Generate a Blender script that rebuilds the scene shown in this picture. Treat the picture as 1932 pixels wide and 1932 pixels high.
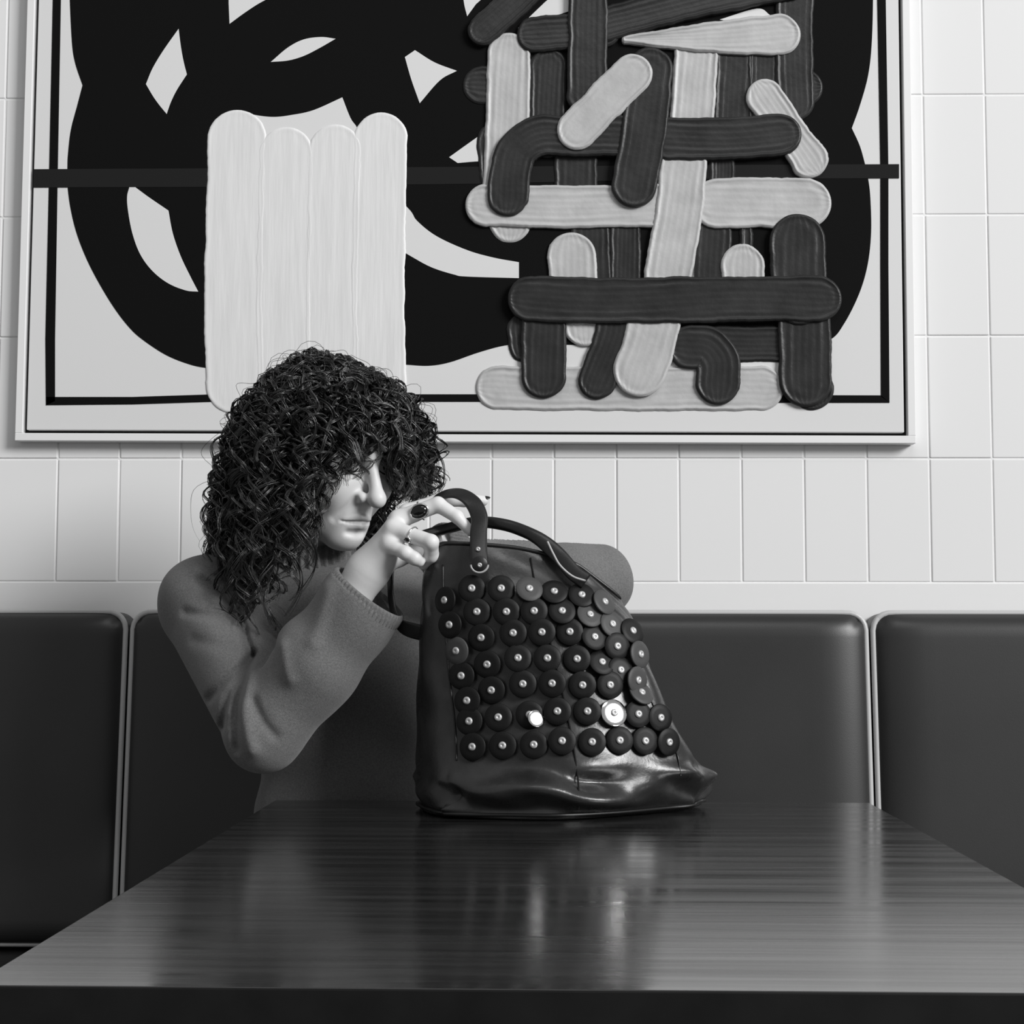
import bpy, bmesh, math, random
import numpy as np
from mathutils import Vector, Matrix

# ------------------------------------------------------------------ scene, camera, light
for o in list(bpy.data.objects): bpy.data.objects.remove(o)
scn = bpy.context.scene
COL = scn.collection
F_PX, CX, CY = 3000.0, 966.0, 966.0
CAM = np.array([0.0, 0.0, 0.97])
PITCH, YAW, ROLL = math.atan(224/3000.0), math.radians(1.0), 0.0015
_f = np.array([-math.sin(YAW)*math.cos(PITCH), math.cos(YAW)*math.cos(PITCH), math.sin(PITCH)])
_r0 = np.array([math.cos(YAW), math.sin(YAW), 0.0])
_u0 = np.cross(_r0, _f)
_r = _r0*math.cos(ROLL) + _u0*math.sin(ROLL)
_u = np.cross(_r, _f)
cam_d = bpy.data.cameras.new('camera'); cam = bpy.data.objects.new('camera', cam_d); COL.objects.link(cam)
cam_d.sensor_width = 36.0; cam_d.lens = 36.0*F_PX/1932.0; cam_d.clip_start = 0.02
cam.matrix_world = Matrix(((_r[0], _u[0], -_f[0], CAM[0]), (_r[1], _u[1], -_f[1], CAM[1]), (_r[2], _u[2], -_f[2], CAM[2]), (0, 0, 0, 1)))
scn.camera = cam
vs = scn.view_settings
vs.view_transform = 'Standard'; vs.look = 'None'; vs.gamma = 1.0; vs.use_curve_mapping = False
vs.exposure = 0.0

world = bpy.data.worlds.new('world'); scn.world = world; world.use_nodes = True
world.node_tree.nodes['Background'].inputs[0].default_value = (1, 1, 1, 1)
world.node_tree.nodes['Background'].inputs[1].default_value = 0.27

def area(name, loc, target, sx, sy, power):
    l = bpy.data.lights.new(name, 'AREA'); l.shape = 'RECTANGLE'; l.size = sx; l.size_y = sy; l.energy = power
    o = bpy.data.objects.new(name, l); COL.objects.link(o); o.location = loc
    o.rotation_euler = (Vector(target)-Vector(loc)).to_track_quat('-Z', 'Y').to_euler()
    return o
WIN = np.array([10.3, -6.6, 7.0])                       # large window high on the right-hand side of the room
area('window_daylight', tuple(WIN), (0.0, 2.5, 1.2), 5.6, 4.8, 2200)
area('ceiling_lamp', (0.3, 0.6, 3.2), (0.0, 2.4, 1.2), 1.2, 0.6, 9)

# ------------------------------------------------------------------ pixel helpers (photo is 1932 x 1932)
def ray(px, py):
    return _f*F_PX + _r*(px-CX) + _u*(CY-py)
def at(px, py, Y):
    d = ray(px, py); return CAM + d*((Y-CAM[1])/d[1])
def atz(px, py, Z):
    d = ray(px, py); return CAM + d*((Z-CAM[2])/d[2])
def pix(P):
    v = np.asarray(P)-CAM; z = v@_f
    return CX + F_PX*(v@_r)/z, CY - F_PX*(v@_u)/z

# ------------------------------------------------------------------ object helpers
def link(name, me, mat=None, parent=None):
    o = bpy.data.objects.new(name, me); COL.objects.link(o)
    if mat is not None and not me.materials: me.materials.append(mat)
    if parent is not None: o.parent = parent
    return o
def empty(name, loc=(0, 0, 0)):
    o = bpy.data.objects.new(name, None); COL.objects.link(o); o.location = loc; o.empty_display_size = 0.05
    return o
def tag(o, label=None, cat=None, group=None, kind=None):
    if label: o['label'] = label
    if cat: o['category'] = cat
    if group: o['group'] = group
    if kind: o['kind'] = kind
    return o
def mesh_np(name, V, F, smooth=True):
    V = np.asarray(V, dtype=np.float32); F = np.asarray(F, dtype=np.int32)
    me = bpy.data.meshes.new(name)
    me.vertices.add(len(V)); me.vertices.foreach_set('co', V.ravel())
    k = F.shape[1]
    me.loops.add(F.size); me.loops.foreach_set('vertex_index', F.ravel())
    me.polygons.add(len(F)); me.polygons.foreach_set('loop_start', np.arange(0, F.size, k, dtype=np.int32))
    me.update(calc_edges=True); me.validate()
    if smooth: me.polygons.foreach_set('use_smooth', np.ones(len(me.polygons), dtype=bool))
    return me
def bm_mesh(name, bm, smooth=False):
    me = bpy.data.meshes.new(name); bmesh.ops.recalc_face_normals(bm, faces=bm.faces); bm.to_mesh(me); bm.free()
    if smooth: me.polygons.foreach_set('use_smooth', np.ones(len(me.polygons), dtype=bool))
    return me
def box_bm(lo, hi, bev=0.0, seg=2):
    bm = bmesh.new(); bmesh.ops.create_cube(bm, size=1.0)
    for v in bm.verts:
        v.co = Vector([lo[i] + (v.co[i]+0.5)*(hi[i]-lo[i]) for i in range(3)])
    if bev > 0: bmesh.ops.bevel(bm, geom=list(bm.edges), offset=bev, segments=seg, profile=0.5, affect='EDGES')
    return bm
def grid_faces(nu, nv, cu=False, cv=False):
    iu = np.arange(nu if cu else nu-1); iv = np.arange(nv if cv else nv-1)
    a, b = np.meshgrid(iu, iv, indexing='ij'); a = a.ravel(); b = b.ravel()
    a2 = (a+1) % nu; b2 = (b+1) % nv
    return np.stack([a*nv+b, a2*nv+b, a2*nv+b2, a*nv+b2], 1)
def spline(P, n):
    """Catmull-Rom through rows of P, n samples."""
    P = np.asarray(P, float); Q = np.vstack([2*P[0]-P[1], P, 2*P[-1]-P[-2]])
    t = np.linspace(0, len(P)-1, n); i = np.minimum(t.astype(int), len(P)-2); u = (t-i)[:, None]
    a, b, c, d = Q[i], Q[i+1], Q[i+2], Q[i+3]
    return 0.5*((2*b) + (-a+c)*u + (2*a-5*b+4*c-d)*u*u + (-a+3*b-3*c+d)*u**3)
def frames(C, ref):
    T = np.gradient(C, axis=0); T /= np.linalg.norm(T, axis=1, keepdims=True)+1e-12
    ref = np.broadcast_to(np.asarray(ref, float), C.shape)
    N = np.cross(T, ref); N /= np.linalg.norm(N, axis=1, keepdims=True)+1e-12
    B = np.cross(N, T)
    return T, N, B
def sweep(name, C, rx, ry, ref=(0, -1, 0), nseg=12, closed=False, power=2.0, caps=True):
    """Tube with a superelliptic section swept along C; rx across, ry along ref."""
    C = np.asarray(C, float); T, N, B = frames(C, ref)
    n = len(C); rx = np.broadcast_to(np.asarray(rx, float), (n,)); ry = np.broadcast_to(np.asarray(ry, float), (n,))
    th = np.linspace(0, 2*np.pi, nseg, endpoint=False)
    cx = np.sign(np.cos(th))*np.abs(np.cos(th))**(2/power); cy = np.sign(np.sin(th))*np.abs(np.sin(th))**(2/power)
    V = C[:, None] + N[:, None]*(rx[:, None]*cx)[..., None] + B[:, None]*(ry[:, None]*cy)[..., None]
    Fq = grid_faces(n, nseg, closed, True)
    V = V.reshape(-1, 3)
    if caps and not closed:
        V = np.vstack([V, C[0], C[-1]]); a = len(V)-2; b = len(V)-1
        j = np.arange(nseg); j2 = (j+1) % nseg
        c0 = np.stack([np.full(nseg, a), j2, j, j], 1); o = (n-1)*nseg
        c1 = np.stack([np.full(nseg, b), o+j, o+j2, o+j2], 1)
        me = bpy.data.meshes.new(name)
        faces = [tuple(q) for q in Fq] + [tuple(q[:3]) for q in c0] + [tuple(q[:3]) for q in c1]
        me.from_pydata([tuple(v) for v in V], [], faces); me.update()
        me.polygons.foreach_set('use_smooth', np.ones(len(me.polygons), dtype=bool))
        return me
    return mesh_np(name, V, Fq)

# ------------------------------------------------------------------ materials (all grey: the photograph is black and white)
def mat(name, g, rough=0.5, spec=0.5, metal=0.0, coat=0.0, coat_rough=0.1, bump=None, vary=None, attr=None, sheen=0.0, rvary=None):
    """bump=(scale, strength, distance, stretch), vary=(scale, amount, stretch)"""
    m = bpy.data.materials.new(name); m.use_nodes = True; nt = m.node_tree; b = nt.nodes['Principled BSDF']
    b.inputs['Base Color'].default_value = (g, g, g, 1); b.inputs['Roughness'].default_value = rough
    b.inputs['Specular IOR Level'].default_value = spec; b.inputs['Metallic'].default_value = metal
    b.inputs['Coat Weight'].default_value = coat; b.inputs['Coat Roughness'].default_value = coat_rough
    b.inputs['Sheen Weight'].default_value = sheen
    tc = nt.nodes.new('ShaderNodeTexCoord')
    def noise(scale, stretch, detail=3):
        mp = nt.nodes.new('ShaderNodeMapping'); mp.inputs['Scale'].default_value = stretch
        nt.links.new(tc.outputs['Object'], mp.inputs['Vector'])
        n = nt.nodes.new('ShaderNodeTexNoise'); n.inputs['Scale'].default_value = scale; n.inputs['Detail'].default_value = detail
        nt.links.new(mp.outputs[0], n.inputs['Vector']); return n
    if bump:
        n = noise(bump[0], bump[3] if len(bump) > 3 else (1, 1, 1)); bp = nt.nodes.new('ShaderNodeBump')
        bp.inputs['Strength'].default_value = bump[1]; bp.inputs['Distance'].default_value = bump[2]
        nt.links.new(n.outputs['Fac'], bp.inputs['Height']); nt.links.new(bp.outputs[0], b.inputs['Normal'])
        if coat: nt.links.new(bp.outputs[0], b.inputs['Coat Normal'])
    src = None
    if vary:
        n = noise(vary[0], vary[2] if len(vary) > 2 else (1, 1, 1), 5)
        mr = nt.nodes.new('ShaderNodeMapRange'); mr.inputs['From Min'].default_value = 0.3; mr.inputs['From Max'].default_value = 0.7
        mr.inputs['To Min'].default_value = g*(1-vary[1]); mr.inputs['To Max'].default_value = g*(1+vary[1])
        nt.links.new(n.outputs['Fac'], mr.inputs['Value']); src = mr.outputs['Result']
    if rvary:
        n = noise(rvary[0], rvary[2], 5)
        mr = nt.nodes.new('ShaderNodeMapRange'); mr.inputs['From Min'].default_value = 0.3; mr.inputs['From Max'].default_value = 0.7
        mr.inputs['To Min'].default_value = rough-rvary[1]; mr.inputs['To Max'].default_value = rough+rvary[1]
        nt.links.new(n.outputs['Fac'], mr.inputs['Value']); nt.links.new(mr.outputs['Result'], b.inputs['Roughness'])
    if attr:
        a = nt.nodes.new('ShaderNodeAttribute'); a.attribute_name = attr
        if src is not None:
            mu = nt.nodes.new('ShaderNodeMath'); mu.operation = 'MULTIPLY'
            nt.links.new(src, mu.inputs[0]); nt.links.new(a.outputs['Fac'], mu.inputs[1]); src = mu.outputs[0]
        else:
            mu = nt.nodes.new('ShaderNodeMath'); mu.operation = 'MULTIPLY'; mu.inputs[0].default_value = g
            nt.links.new(a.outputs['Fac'], mu.inputs[1]); src = mu.outputs[0]
    if src is not None:
        nt.links.new(src, b.inputs['Base Color'])
    return m
M = {}
M['tile'] = mat('white_glazed_tile', 0.80, 0.22, 0.4, bump=(14, 0.06, 0.002))
M['grout'] = mat('pale_grout', 0.80, 0.8, 0.2, bump=(200, 0.3, 0.001))
M['plaster'] = mat('white_painted_ledge', 0.80, 0.4, 0.4, bump=(30, 0.1, 0.002))
M['floor'] = mat('dark_floor', 0.06, 0.4, 0.4, vary=(6, 0.3))
M['vinyl'] = mat('dark_vinyl', 0.024, 0.38, 0.5, bump=(700, 0.12, 0.0006), vary=(4, 0.15))
M['piping'] = mat('pale_piping', 0.50, 0.35, 0.5)
M['plinth'] = mat('black_plinth', 0.012, 0.5, 0.4)
M['wood'] = mat('polished_dark_wood', 0.017, 0.20, 0.5, coat=0.6, coat_rough=0.17, bump=(14, 0.06, 0.002, (0.25, 6, 1)), vary=(7, 0.75, (0.35, 9, 1)), rvary=(6, 0.10, (0.3, 8, 1)))
M['edge'] = mat('dark_table_edge', 0.008, 0.6, 0.15, vary=(20, 0.3))
M['metal_dark'] = mat('black_iron', 0.02, 0.45, 0.5, metal=0.6)
M['canvas'] = mat('primed_canvas', 0.70, 0.8, 0.2, bump=(900, 0.15, 0.0004))
M['frame'] = mat('white_frame', 0.80, 0.4, 0.4)
M['gap'] = mat('dark_frame_channel', 0.012, 0.8, 0.2)
M['black_paint'] = mat('flat_black_paint', 0.0050, 0.8, 0.08, bump=(900, 0.15, 0.0004))
M['stripe_paint'] = mat('charcoal_paint', 0.016, 0.8, 0.08, bump=(900, 0.15, 0.0004))
M['white_oil'] = mat('thick_white_oil', 0.74, 0.45, 0.4, bump=(60, 0.2, 0.002, (3, 1, 0.25)), vary=(25, 0.05, (3, 1, .3)))
M['light_oil'] = mat('thick_pale_oil', 0.46, 0.42, 0.45, bump=(90, 0.25, 0.002), vary=(25, 0.10))
M['dark_oil'] = mat('thick_dark_oil', 0.026, 0.36, 0.25, bump=(90, 0.25, 0.002), vary=(25, 0.25))
M['leather'] = mat('black_leather', 0.024, 0.30, 0.6, bump=(260, 0.22, 0.0008), vary=(30, 0.3), rvary=(40, 0.08, (1, 1, 1)))
M['strap'] = mat('black_strap_leather', 0.010, 0.34, 0.5, bump=(400, 0.15, 0.0006))
M['lining'] = mat('dark_lining', 0.01, 0.8, 0.2)
M['stitch'] = mat('pale_edge', 0.45, 0.4, 0.5)
M['disc'] = mat('black_disc', 0.0045, 0.5, 0.25, bump=(300, 0.1, 0.0005))
M['disc_sheen'] = mat('sheen_grey_disc', 0.055, 0.5, 0.3, bump=(300, 0.1, 0.0005))  # sheen of the tilted black discs, put into the base colour
M['disc_glint'] = mat('glint_mirror_disc', 0.92, 0.15, 0.5, metal=1.0)  # mirror finish added to a leather disc to catch the window as a glint
M['rivet'] = mat('steel_rivet', 0.50, 0.38, 0.5, metal=0.45)
M['skin'] = mat('skin', 0.70, 0.45, 0.40, bump=(300, 0.10, 0.0008), attr='tone')
M['hair'] = mat('dark_curly_hair', 0.019, 0.26, 0.8, attr='tone')
M['hair_base'] = mat('dark_under_hair', 0.006, 0.8, 0.1)
M['knit'] = mat('grey_wool_knit', 0.15, 0.9, 0.10, bump=(900, 0.5, 0.0012), vary=(500, 0.22), sheen=0.15)
M['trouser'] = mat('dark_trouser', 0.02, 0.9, 0.1)
M['shoe'] = mat('black_shoe', 0.01, 0.4, 0.5)
M['nail'] = mat('dark_nail_polish', 0.008, 0.12, 0.5)
M['lash'] = mat('dark_lash', 0.006, 0.6, 0.2)
M['eye'] = mat('eye_white', 0.35, 0.2, 0.5)
M['silver'] = mat('silver', 0.75, 0.18, 0.5, metal=1.0)
M['onyx'] = mat('black_stone', 0.004, 0.05, 0.6)

# ------------------------------------------------------------------ the room
W = 2.58                                             # front face of the wall tiles
TW, TH = 0.1016, 0.2013
wall = link('wall_back', bm_mesh('wall_back', box_bm((-2.2, W+0.0016, 0.0), (2.2, W+0.15, 2.9))), M['grout'])
tag(wall, kind='structure')
x0 = at(1756, 1000, W)[0]; z0 = at(1850, 865, W)[2]
tile_bm = box_bm((-TW/2+0.0013, 0, -TH/2+0.0013), (TW/2-0.0013, 0.006, TH/2-0.0013), 0.0014, 2)
tile_me = bm_mesh('tile', tile_bm, False); tile_me.materials.append(M['tile'])
random.seed(3)
for i in range(-25, 9):
    for j in range(-1, 7):
        t = link('tile', tile_me, None, wall)
        t.location = (x0+(i+0.5)*TW, W+random.uniform(-0.0005, 0.0005), z0+(j+0.5)*TH)
        t.rotation_euler = (random.uniform(-.002, .002), 0, random.uniform(-.002, .002))
led = link('trim_1', bm_mesh('trim_1', box_bm((-2.2, W-0.001, 0.1), (2.2, W+0.02, z0-TH-0.0010), 0.001, 2)), M['plaster'])
tag(led, kind='structure')
tag(link('floor', bm_mesh('floor', box_bm((-2.2, -1.5, -0.05), (2.2, W+0.15, 0.0))), M['floor']), kind='structure')

# ------------------------------------------------------------------ booth benches along the wall
def rounded_panel(name, x0, x1, z0, z1, yf_top, yf_bot, yb, rad, puff):
    """upholstered back: rounded rectangle front, softly domed; yf = front face, yb = back."""
    nx, nz = 64, 40
    e = np.concatenate([np.array([0, .004, .012, .024, .04, .06])])
    def axis(n): 
        s = np.linspace(0, 1, n); return 0.5-0.5*np.cos(np.pi*s)*(0.65+0.35*np.abs(np.cos(np.pi*s)))
    us = axis(nx); zs = axis(nz)
    us = (us-us[0])/(us[-1]-us[0]); zs = (zs-zs[0])/(zs[-1]-zs[0])
    U, Z = np.meshgrid(us, zs, indexing='ij')
    X = x0 + U*(x1-x0); ZZ = z0 + Z*(z1-z0)
    # round the corners of the outline
    cx = np.clip(X, x0+rad, x1-rad); cz = np.clip(ZZ, z0+rad, z1-rad); dx = X-cx; dz = ZZ-cz
    m = np.maximum(np.abs(dx), np.abs(dz)); l = np.hypot(dx, dz)+1e-9
    X = cx+dx*m/l; ZZ = cz+dz*m/l
    pr = lambda d_, w_: np.sqrt(1-(1-np.clip(d_/w_, 0, 1))**2.0)
    prof = pr(np.minimum(U, 1-U)*(x1-x0), 0.075)*pr(np.minimum(Z, 1-Z)*(z1-z0), 0.032)
    yf = yf_bot + (yf_top-yf_bot)*Z
    Y = yf + puff*(1-prof)
    Vf = np.stack([X, Y, ZZ], -1).reshape(-1, 3)
    Ff = grid_faces(nx, nz)
    # border ring to the back
    ring = [(i, 0) for i in range(nx)] + [(nx-1, j) for j in range(1, nz)] + [(i, nz-1) for i in range(nx-2, -1, -1)] + [(0, j) for j in range(nz-2, 0, -1)]
    ri = np.array([i*nz+j for i, j in ring]); border = Vf[ri]
    Vb = border.copy(); Vb[:, 1] = yb
    n = len(Vf); k = len(ri); a = np.arange(k); b2 = (a+1) % k
    Fs = np.stack([ri[a], n+a, n+b2, ri[b2]], 1)
    me = mesh_np(name, np.vstack([Vf, Vb]), np.vstack([Ff, Fs]))
    bm = bmesh.new(); bm.from_mesh(me); bmesh.ops.recalc_face_normals(bm, faces=bm.faces); bm.to_mesh(me); bm.free()
    me.polygons.foreach_set('use_smooth', np.ones(len(me.polygons), dtype=bool))
    return me, border
YB_T, YB_B = 2.485, 2.445
SEAT_Z = 0.478
z_top_l = at(120, 1152, YB_T)[2]; z_top = at(1400, 1156, YB_T)[2]
gl = at(238, 1170, YB_T)[0]; gr = at(1645, 1170, YB_T)[0]
span = gr-gl
benches = [('dark vinyl booth bench on the far left with pale piping', gl-span, gl-0.0018),
           ('middle dark vinyl booth bench with pale piping, behind the woman and the bag', gl+0.0018, gr-0.0018),
           ('dark vinyl booth bench on the far right with pale piping', gr+0.0018, gr+span)]
for lab, a, b in benches:
    e = empty('booth_bench', ((a+b)/2, 2.3, 0)); tag(e, lab, 'bench', 'booth benches along the tiled wall')
    bpy.context.view_layer.update()
    inv = e.matrix_world.inverted()
    def part(name, me, m, par=None):
        o = link(name, me, m, e if par is None else par)
        if par is None: o.matrix_parent_inverse = inv
        return o
    p = 0.0040
    me, border = rounded_panel('backrest', a+p, b-p, SEAT_Z+0.012, z_top, YB_T, YB_B, W-0.005, 0.028, 0.026)
    part('backrest', me, M['vinyl'])
    ring = border.copy(); ring[:, 1] -= 0.004
    ctr = np.array([(a+b)/2, 0, (SEAT_Z+z_top)/2])
    part('piping', sweep('piping', ring, 0.0045, 0.0045, ref=(0, -1, 0), nseg=8, closed=True), M['piping'])
    sm = box_bm((a+0.002, 1.98, SEAT_Z-0.13), (b-0.002, W-0.02, SEAT_Z), 0.03, 5)
    part('seat', bm_mesh('seat', sm, True), M['vinyl'])
    C = np.array([[a+0.02, 1.983, SEAT_Z-0.012], [(a+b)/2, 1.983, SEAT_Z-0.012], [b-0.02, 1.983, SEAT_Z-0.012]])
    part('seat_piping', sweep('seat_piping', C, 0.004, 0.004, nseg=8), M['piping'])
    part('plinth', bm_mesh('plinth', box_bm((a+0.002, 2.03, 0.0), (b-0.002, W-0.02, SEAT_Z-0.128))), M['plinth'])

# ------------------------------------------------------------------ the table
TZ = 0.75
bl = atz(515, 1512, TZ); br = atz(1636, 1512, TZ)
dv = ray(1047, 1190); ax = np.array([dv[1], -dv[0], 0.0]); ax /= np.linalg.norm(ax); tw = (br-bl)@ax
fl = atz(-73, 1868, TZ); fr = atz(2287, 1868, TZ)
td = ((bl-fl)@np.array([-ax[1], ax[0], 0]) + (br-fr)@np.array([-ax[1], ax[0], 0]))/2
tc = (bl+br)/2 - np.array([-ax[1], ax[0], 0])*td/2
tbl = empty('wooden_table', (tc[0], tc[1], 0)); tbl.rotation_euler = (0, 0, math.atan2(ax[1], ax[0]))
tag(tbl, 'dark polished wooden table standing in front of the booth bench', 'table')
tm = link('tabletop', bm_mesh('tabletop', box_bm((-tw/2, -td/2, TZ-0.045), (tw/2, td/2, TZ), 0.0015, 2), False), M['wood'], tbl)
tm.data.materials.append(M['edge'])
for p_ in tm.data.polygons:
    if abs(p_.normal.z) < 0.5: p_.material_index = 1        # side faces darker than the top
link('pedestal', bm_mesh('pedestal', box_bm((-0.05, -0.05, 0.03), (0.05, 0.05, TZ-0.045), 0.012, 3), True), M['metal_dark'], tbl)
link('base_plate', bm_mesh('base_plate', box_bm((-0.26, -0.24, 0.0), (0.26, 0.16, 0.03), 0.008, 3), True), M['metal_dark'], tbl)

# ------------------------------------------------------------------ the painting
YP = W-0.022                                          # front of the canvas
pbl = at(50, 811, YP); pbr = at(1706, 816, YP)
pw = np.linalg.norm((pbr-pbl)[[0, 2]]); pang = math.atan2((pbr-pbl)[2], (pbr-pbl)[0]); ph = 1.24
paint = empty('abstract_painting', tuple(pbl)); paint.rotation_euler = (0, -pang, 0)
tag(paint, 'large framed abstract painting with black loops and thick brush strokes, hung above the bench', 'painting')
ex = np.array([math.cos(pang), 0, math.sin(pang)]); ez = np.array([-math.sin(pang), 0, math.cos(pang)])
def P2(px, py):
    v = at(px, py, YP)-pbl; return np.array([v@ex, v@ez])
def pp(lst): return [P2(*q) for q in lst]
g_, f_ = 0.0055, 0.0125
link('canvas', bm_mesh('canvas', box_bm((0, 0, 0), (pw, 0.014, ph), 0.0012, 2)), M['canvas'], paint)
link('backing', bm_mesh('backing', box_bm((-g_-0.001, 0.012, -g_-0.001), (pw+g_+0.001, 0.017, ph+g_+0.001))), M['gap'], paint)
FY0, FY1 = -0.003, 0.0205
for lo, hi in (((-g_-f_, FY0, -g_-f_), (pw+g_+f_, FY1, -g_)), ((-g_-f_, FY0, ph+g_), (pw+g_+f_, FY1, ph+g_+f_)),
               ((-g_-f_, FY0, -g_), (-g_, FY1, ph+g_)), ((pw+g_, FY0, -g_), (pw+g_+f_, FY1, ph+g_))):
    link('frame_side', bm_mesh('frame_side', box_bm(lo, hi, 0.0008, 1)), M['frame'], paint)
    
def flat(name, pts, y0, y1, m, smooth_n=0):
    """flat painted shape: polygon in canvas coordinates extruded to a thin film."""
    pts = [np.asarray(q, float) for q in pts]
    pts = [np.array([min(max(q[0], 0.0), pw), min(max(q[1], 0.0), ph)]) for q in pts]
    bm = bmesh.new(); vs_ = [bm.verts.new((q[0], -y1, q[1])) for q in pts]; vb = [bm.verts.new((q[0], -y0, q[1])) for q in pts]
    f = bm.faces.new(vs_); f.normal_update(); k = len(pts)
    for i in range(k): bm.faces.new((vs_[i], vb[i], vb[(i+1) % k], vs_[(i+1) % k]))
    bmesh.ops.triangulate(bm, faces=[f])
    return link(name, bm_mesh(name, bm), m, paint)
def curvy(lst, n=6):
    """lst of runs; every run is a smooth curve, runs meet in corners"""
    out = []
    for run in lst:
        P = pp(run)
        if len(P) > 2: P = list(spline(np.array(P), (len(P)-1)*n+1))
        out += P if not out else (P[1:] if np.allclose(out[-1], P[0]) else P)
    if np.allclose(out[0], out[-1]): out = out[:-1]
    return out
flat('black_loops', curvy([
    [(132, -420), (131, -60), (132, 0), (136, 80), (142, 119), (156, 161)], [(156, 161), (146, 199), (134, 245), (128.5, 291), (127.5, 320), (128, 354), (134, 397), (146, 444), (166, 494), (192, 543), (219, 586), (245, 619), (268, 640), (310, 668), (350, 685), (388, 694), (460, 700)],
    [(460, 700), (766, 688)], [(766, 688), (809, 690), (849, 683.5), (903, 665), (952, 652), (1000, 648)], [(1000, 648), (1500, 665)], [(1500, 665), (1565, 642), (1593, 610), (1621, 554), (1637, 499), (1643.5, 438), (1642, 373), (1638, 338), (1632, 310), (1622, 275), (1607, 242)],
    [(1607, 242), (1622, 200), (1637.5, 144), (1644.5, 84), (1647, 0), (1646, -60), (1640, -420)]]), 0.0, 0.0006, M['black_paint'])
def bar(pts, y1=0.0009, m='black_paint', name='border_line'): flat(name, pp(pts), 0.0, y1, M[m])
bar([(101, -420), (116, -420), (115, 0), (109, 330), (104, 640), (104, 757), (87, 765), (86, 640), (93, 330), (100, 0)])
bar([(1655, -420), (1670, -420), (1671, 0), (1676, 320), (1676, 500), (1678, 745), (1678, 760), (1662, 748), (1661, 500), (1661, 320), (1655, 0)])
bar([(88, 749), (250, 749), (404, 744), (900, 744), (1300, 745), (1662, 746), (1678, 760), (1300, 760), (900, 758), (404, 758), (250, 763), (88, 764.5)])
bar([(59, 319.5), (400, 318), (900, 315), (1300, 312), (1696, 310), (1696, 336.5), (1300, 338), (900, 347), (400, 353), (58, 354)], 0.0012, 'stripe_paint', 'horizontal_band')
z6 = lambda L: [(x/3.019, y/3.019) for x, y in L]
z7 = lambda L: [(360+x/2.76, 160+y/2.76) for x, y in L]
z8 = lambda L: [(840+x/2.4145, y/2.4145) for x, y in L]
wp = 0.0010
def white(runs): flat('white_gap', curvy(runs), 0.0004, wp, M['canvas'])
white([z6([(1303, -160), (1303, 20), (1308, 137)][:2]), z6([(1303, 20), (1308, 137)]), z6([(1308, 137), (1400, 70), (1495, 10), (1640, -60)]), z6([(1640, -60), (1303, -160)])])
white([z6([(1018, 165), (1030, 260), (1045, 345), (1065, 425)]), z6([(1065, 425), (1010, 510), (975, 580), (950, 650)]), z6([(950, 650), (905, 595), (870, 545), (832, 480)]), z6([(832, 480), (870, 390), (930, 290), (1018, 165)])])
white([z6([(1543, 354), (1640, 272), (1730, 226), (1830, 212), (1912, 222)]), z6([(1912, 222), (1820, 275), (1730, 320), (1640, 346), (1543, 354)])])
white([[(764, 108), (783, 95)], [(783, 95), (820, 118), (862, 134)], [(862, 134), (830, 152), (792, 195)], [(792, 195), (776, 150), (764, 108)]])
white([[(456, 210), (480, 217), (516, 221), (552, 217), (592, 208), (646, 184)], [(646, 184), (661, 222), (672, 238)], [(672, 238), (700, 300)], [(700, 300), (430, 300)], [(430, 300), (446, 226)], [(446, 226), (456, 210)]])
white([z7([(1345, 378), (1440, 310), (1560, 225)]), z7([(1560, 225), (1560, 400)]), z7([(1560, 400), (1490, 400), (1390, 408)]), z7([(1390, 408), (1345, 378)])])
white([z6([(738, 1066), (770, 1066)]), z6([(770, 1066), (850, 1125), (960, 1200)]), z6([(960, 1200), (985, 1330), (1030, 1460), (1085, 1575), (1130, 1662)]), z6([(1130, 1662), (1060, 1655), (960, 1615), (870, 1545), (800, 1450), (755, 1330), (730, 1200), (725, 1120), (738, 1066)])])
white([[(700, 330), (769, 392), (787, 417), (824, 446), (881, 472), (930, 486), (979, 495)], [(979, 495), (979, 525)], [(979, 525), (881, 522), (856, 518), (813, 504), (769, 480), (700, 440)], [(700, 440), (700, 330)]])
white([z8([(70, -120), (85, 10), (100, 75)]), z8([(100, 75), (140, 20)]), z8([(140, 20), (300, -120)]), z8([(300, -120), (70, -120)])])
white([z8([(330, 130), (455, 10)]), z8([(455, 10), (580, -90)]), z8([(580, -90), (600, 40)]), z8([(600, 40), (330, 130)])])
white([z8([(1250, 90), (1420, 40), (1480, 70)]), z8([(1480, 70), (1400, 110), (1250, 90)])])

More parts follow.
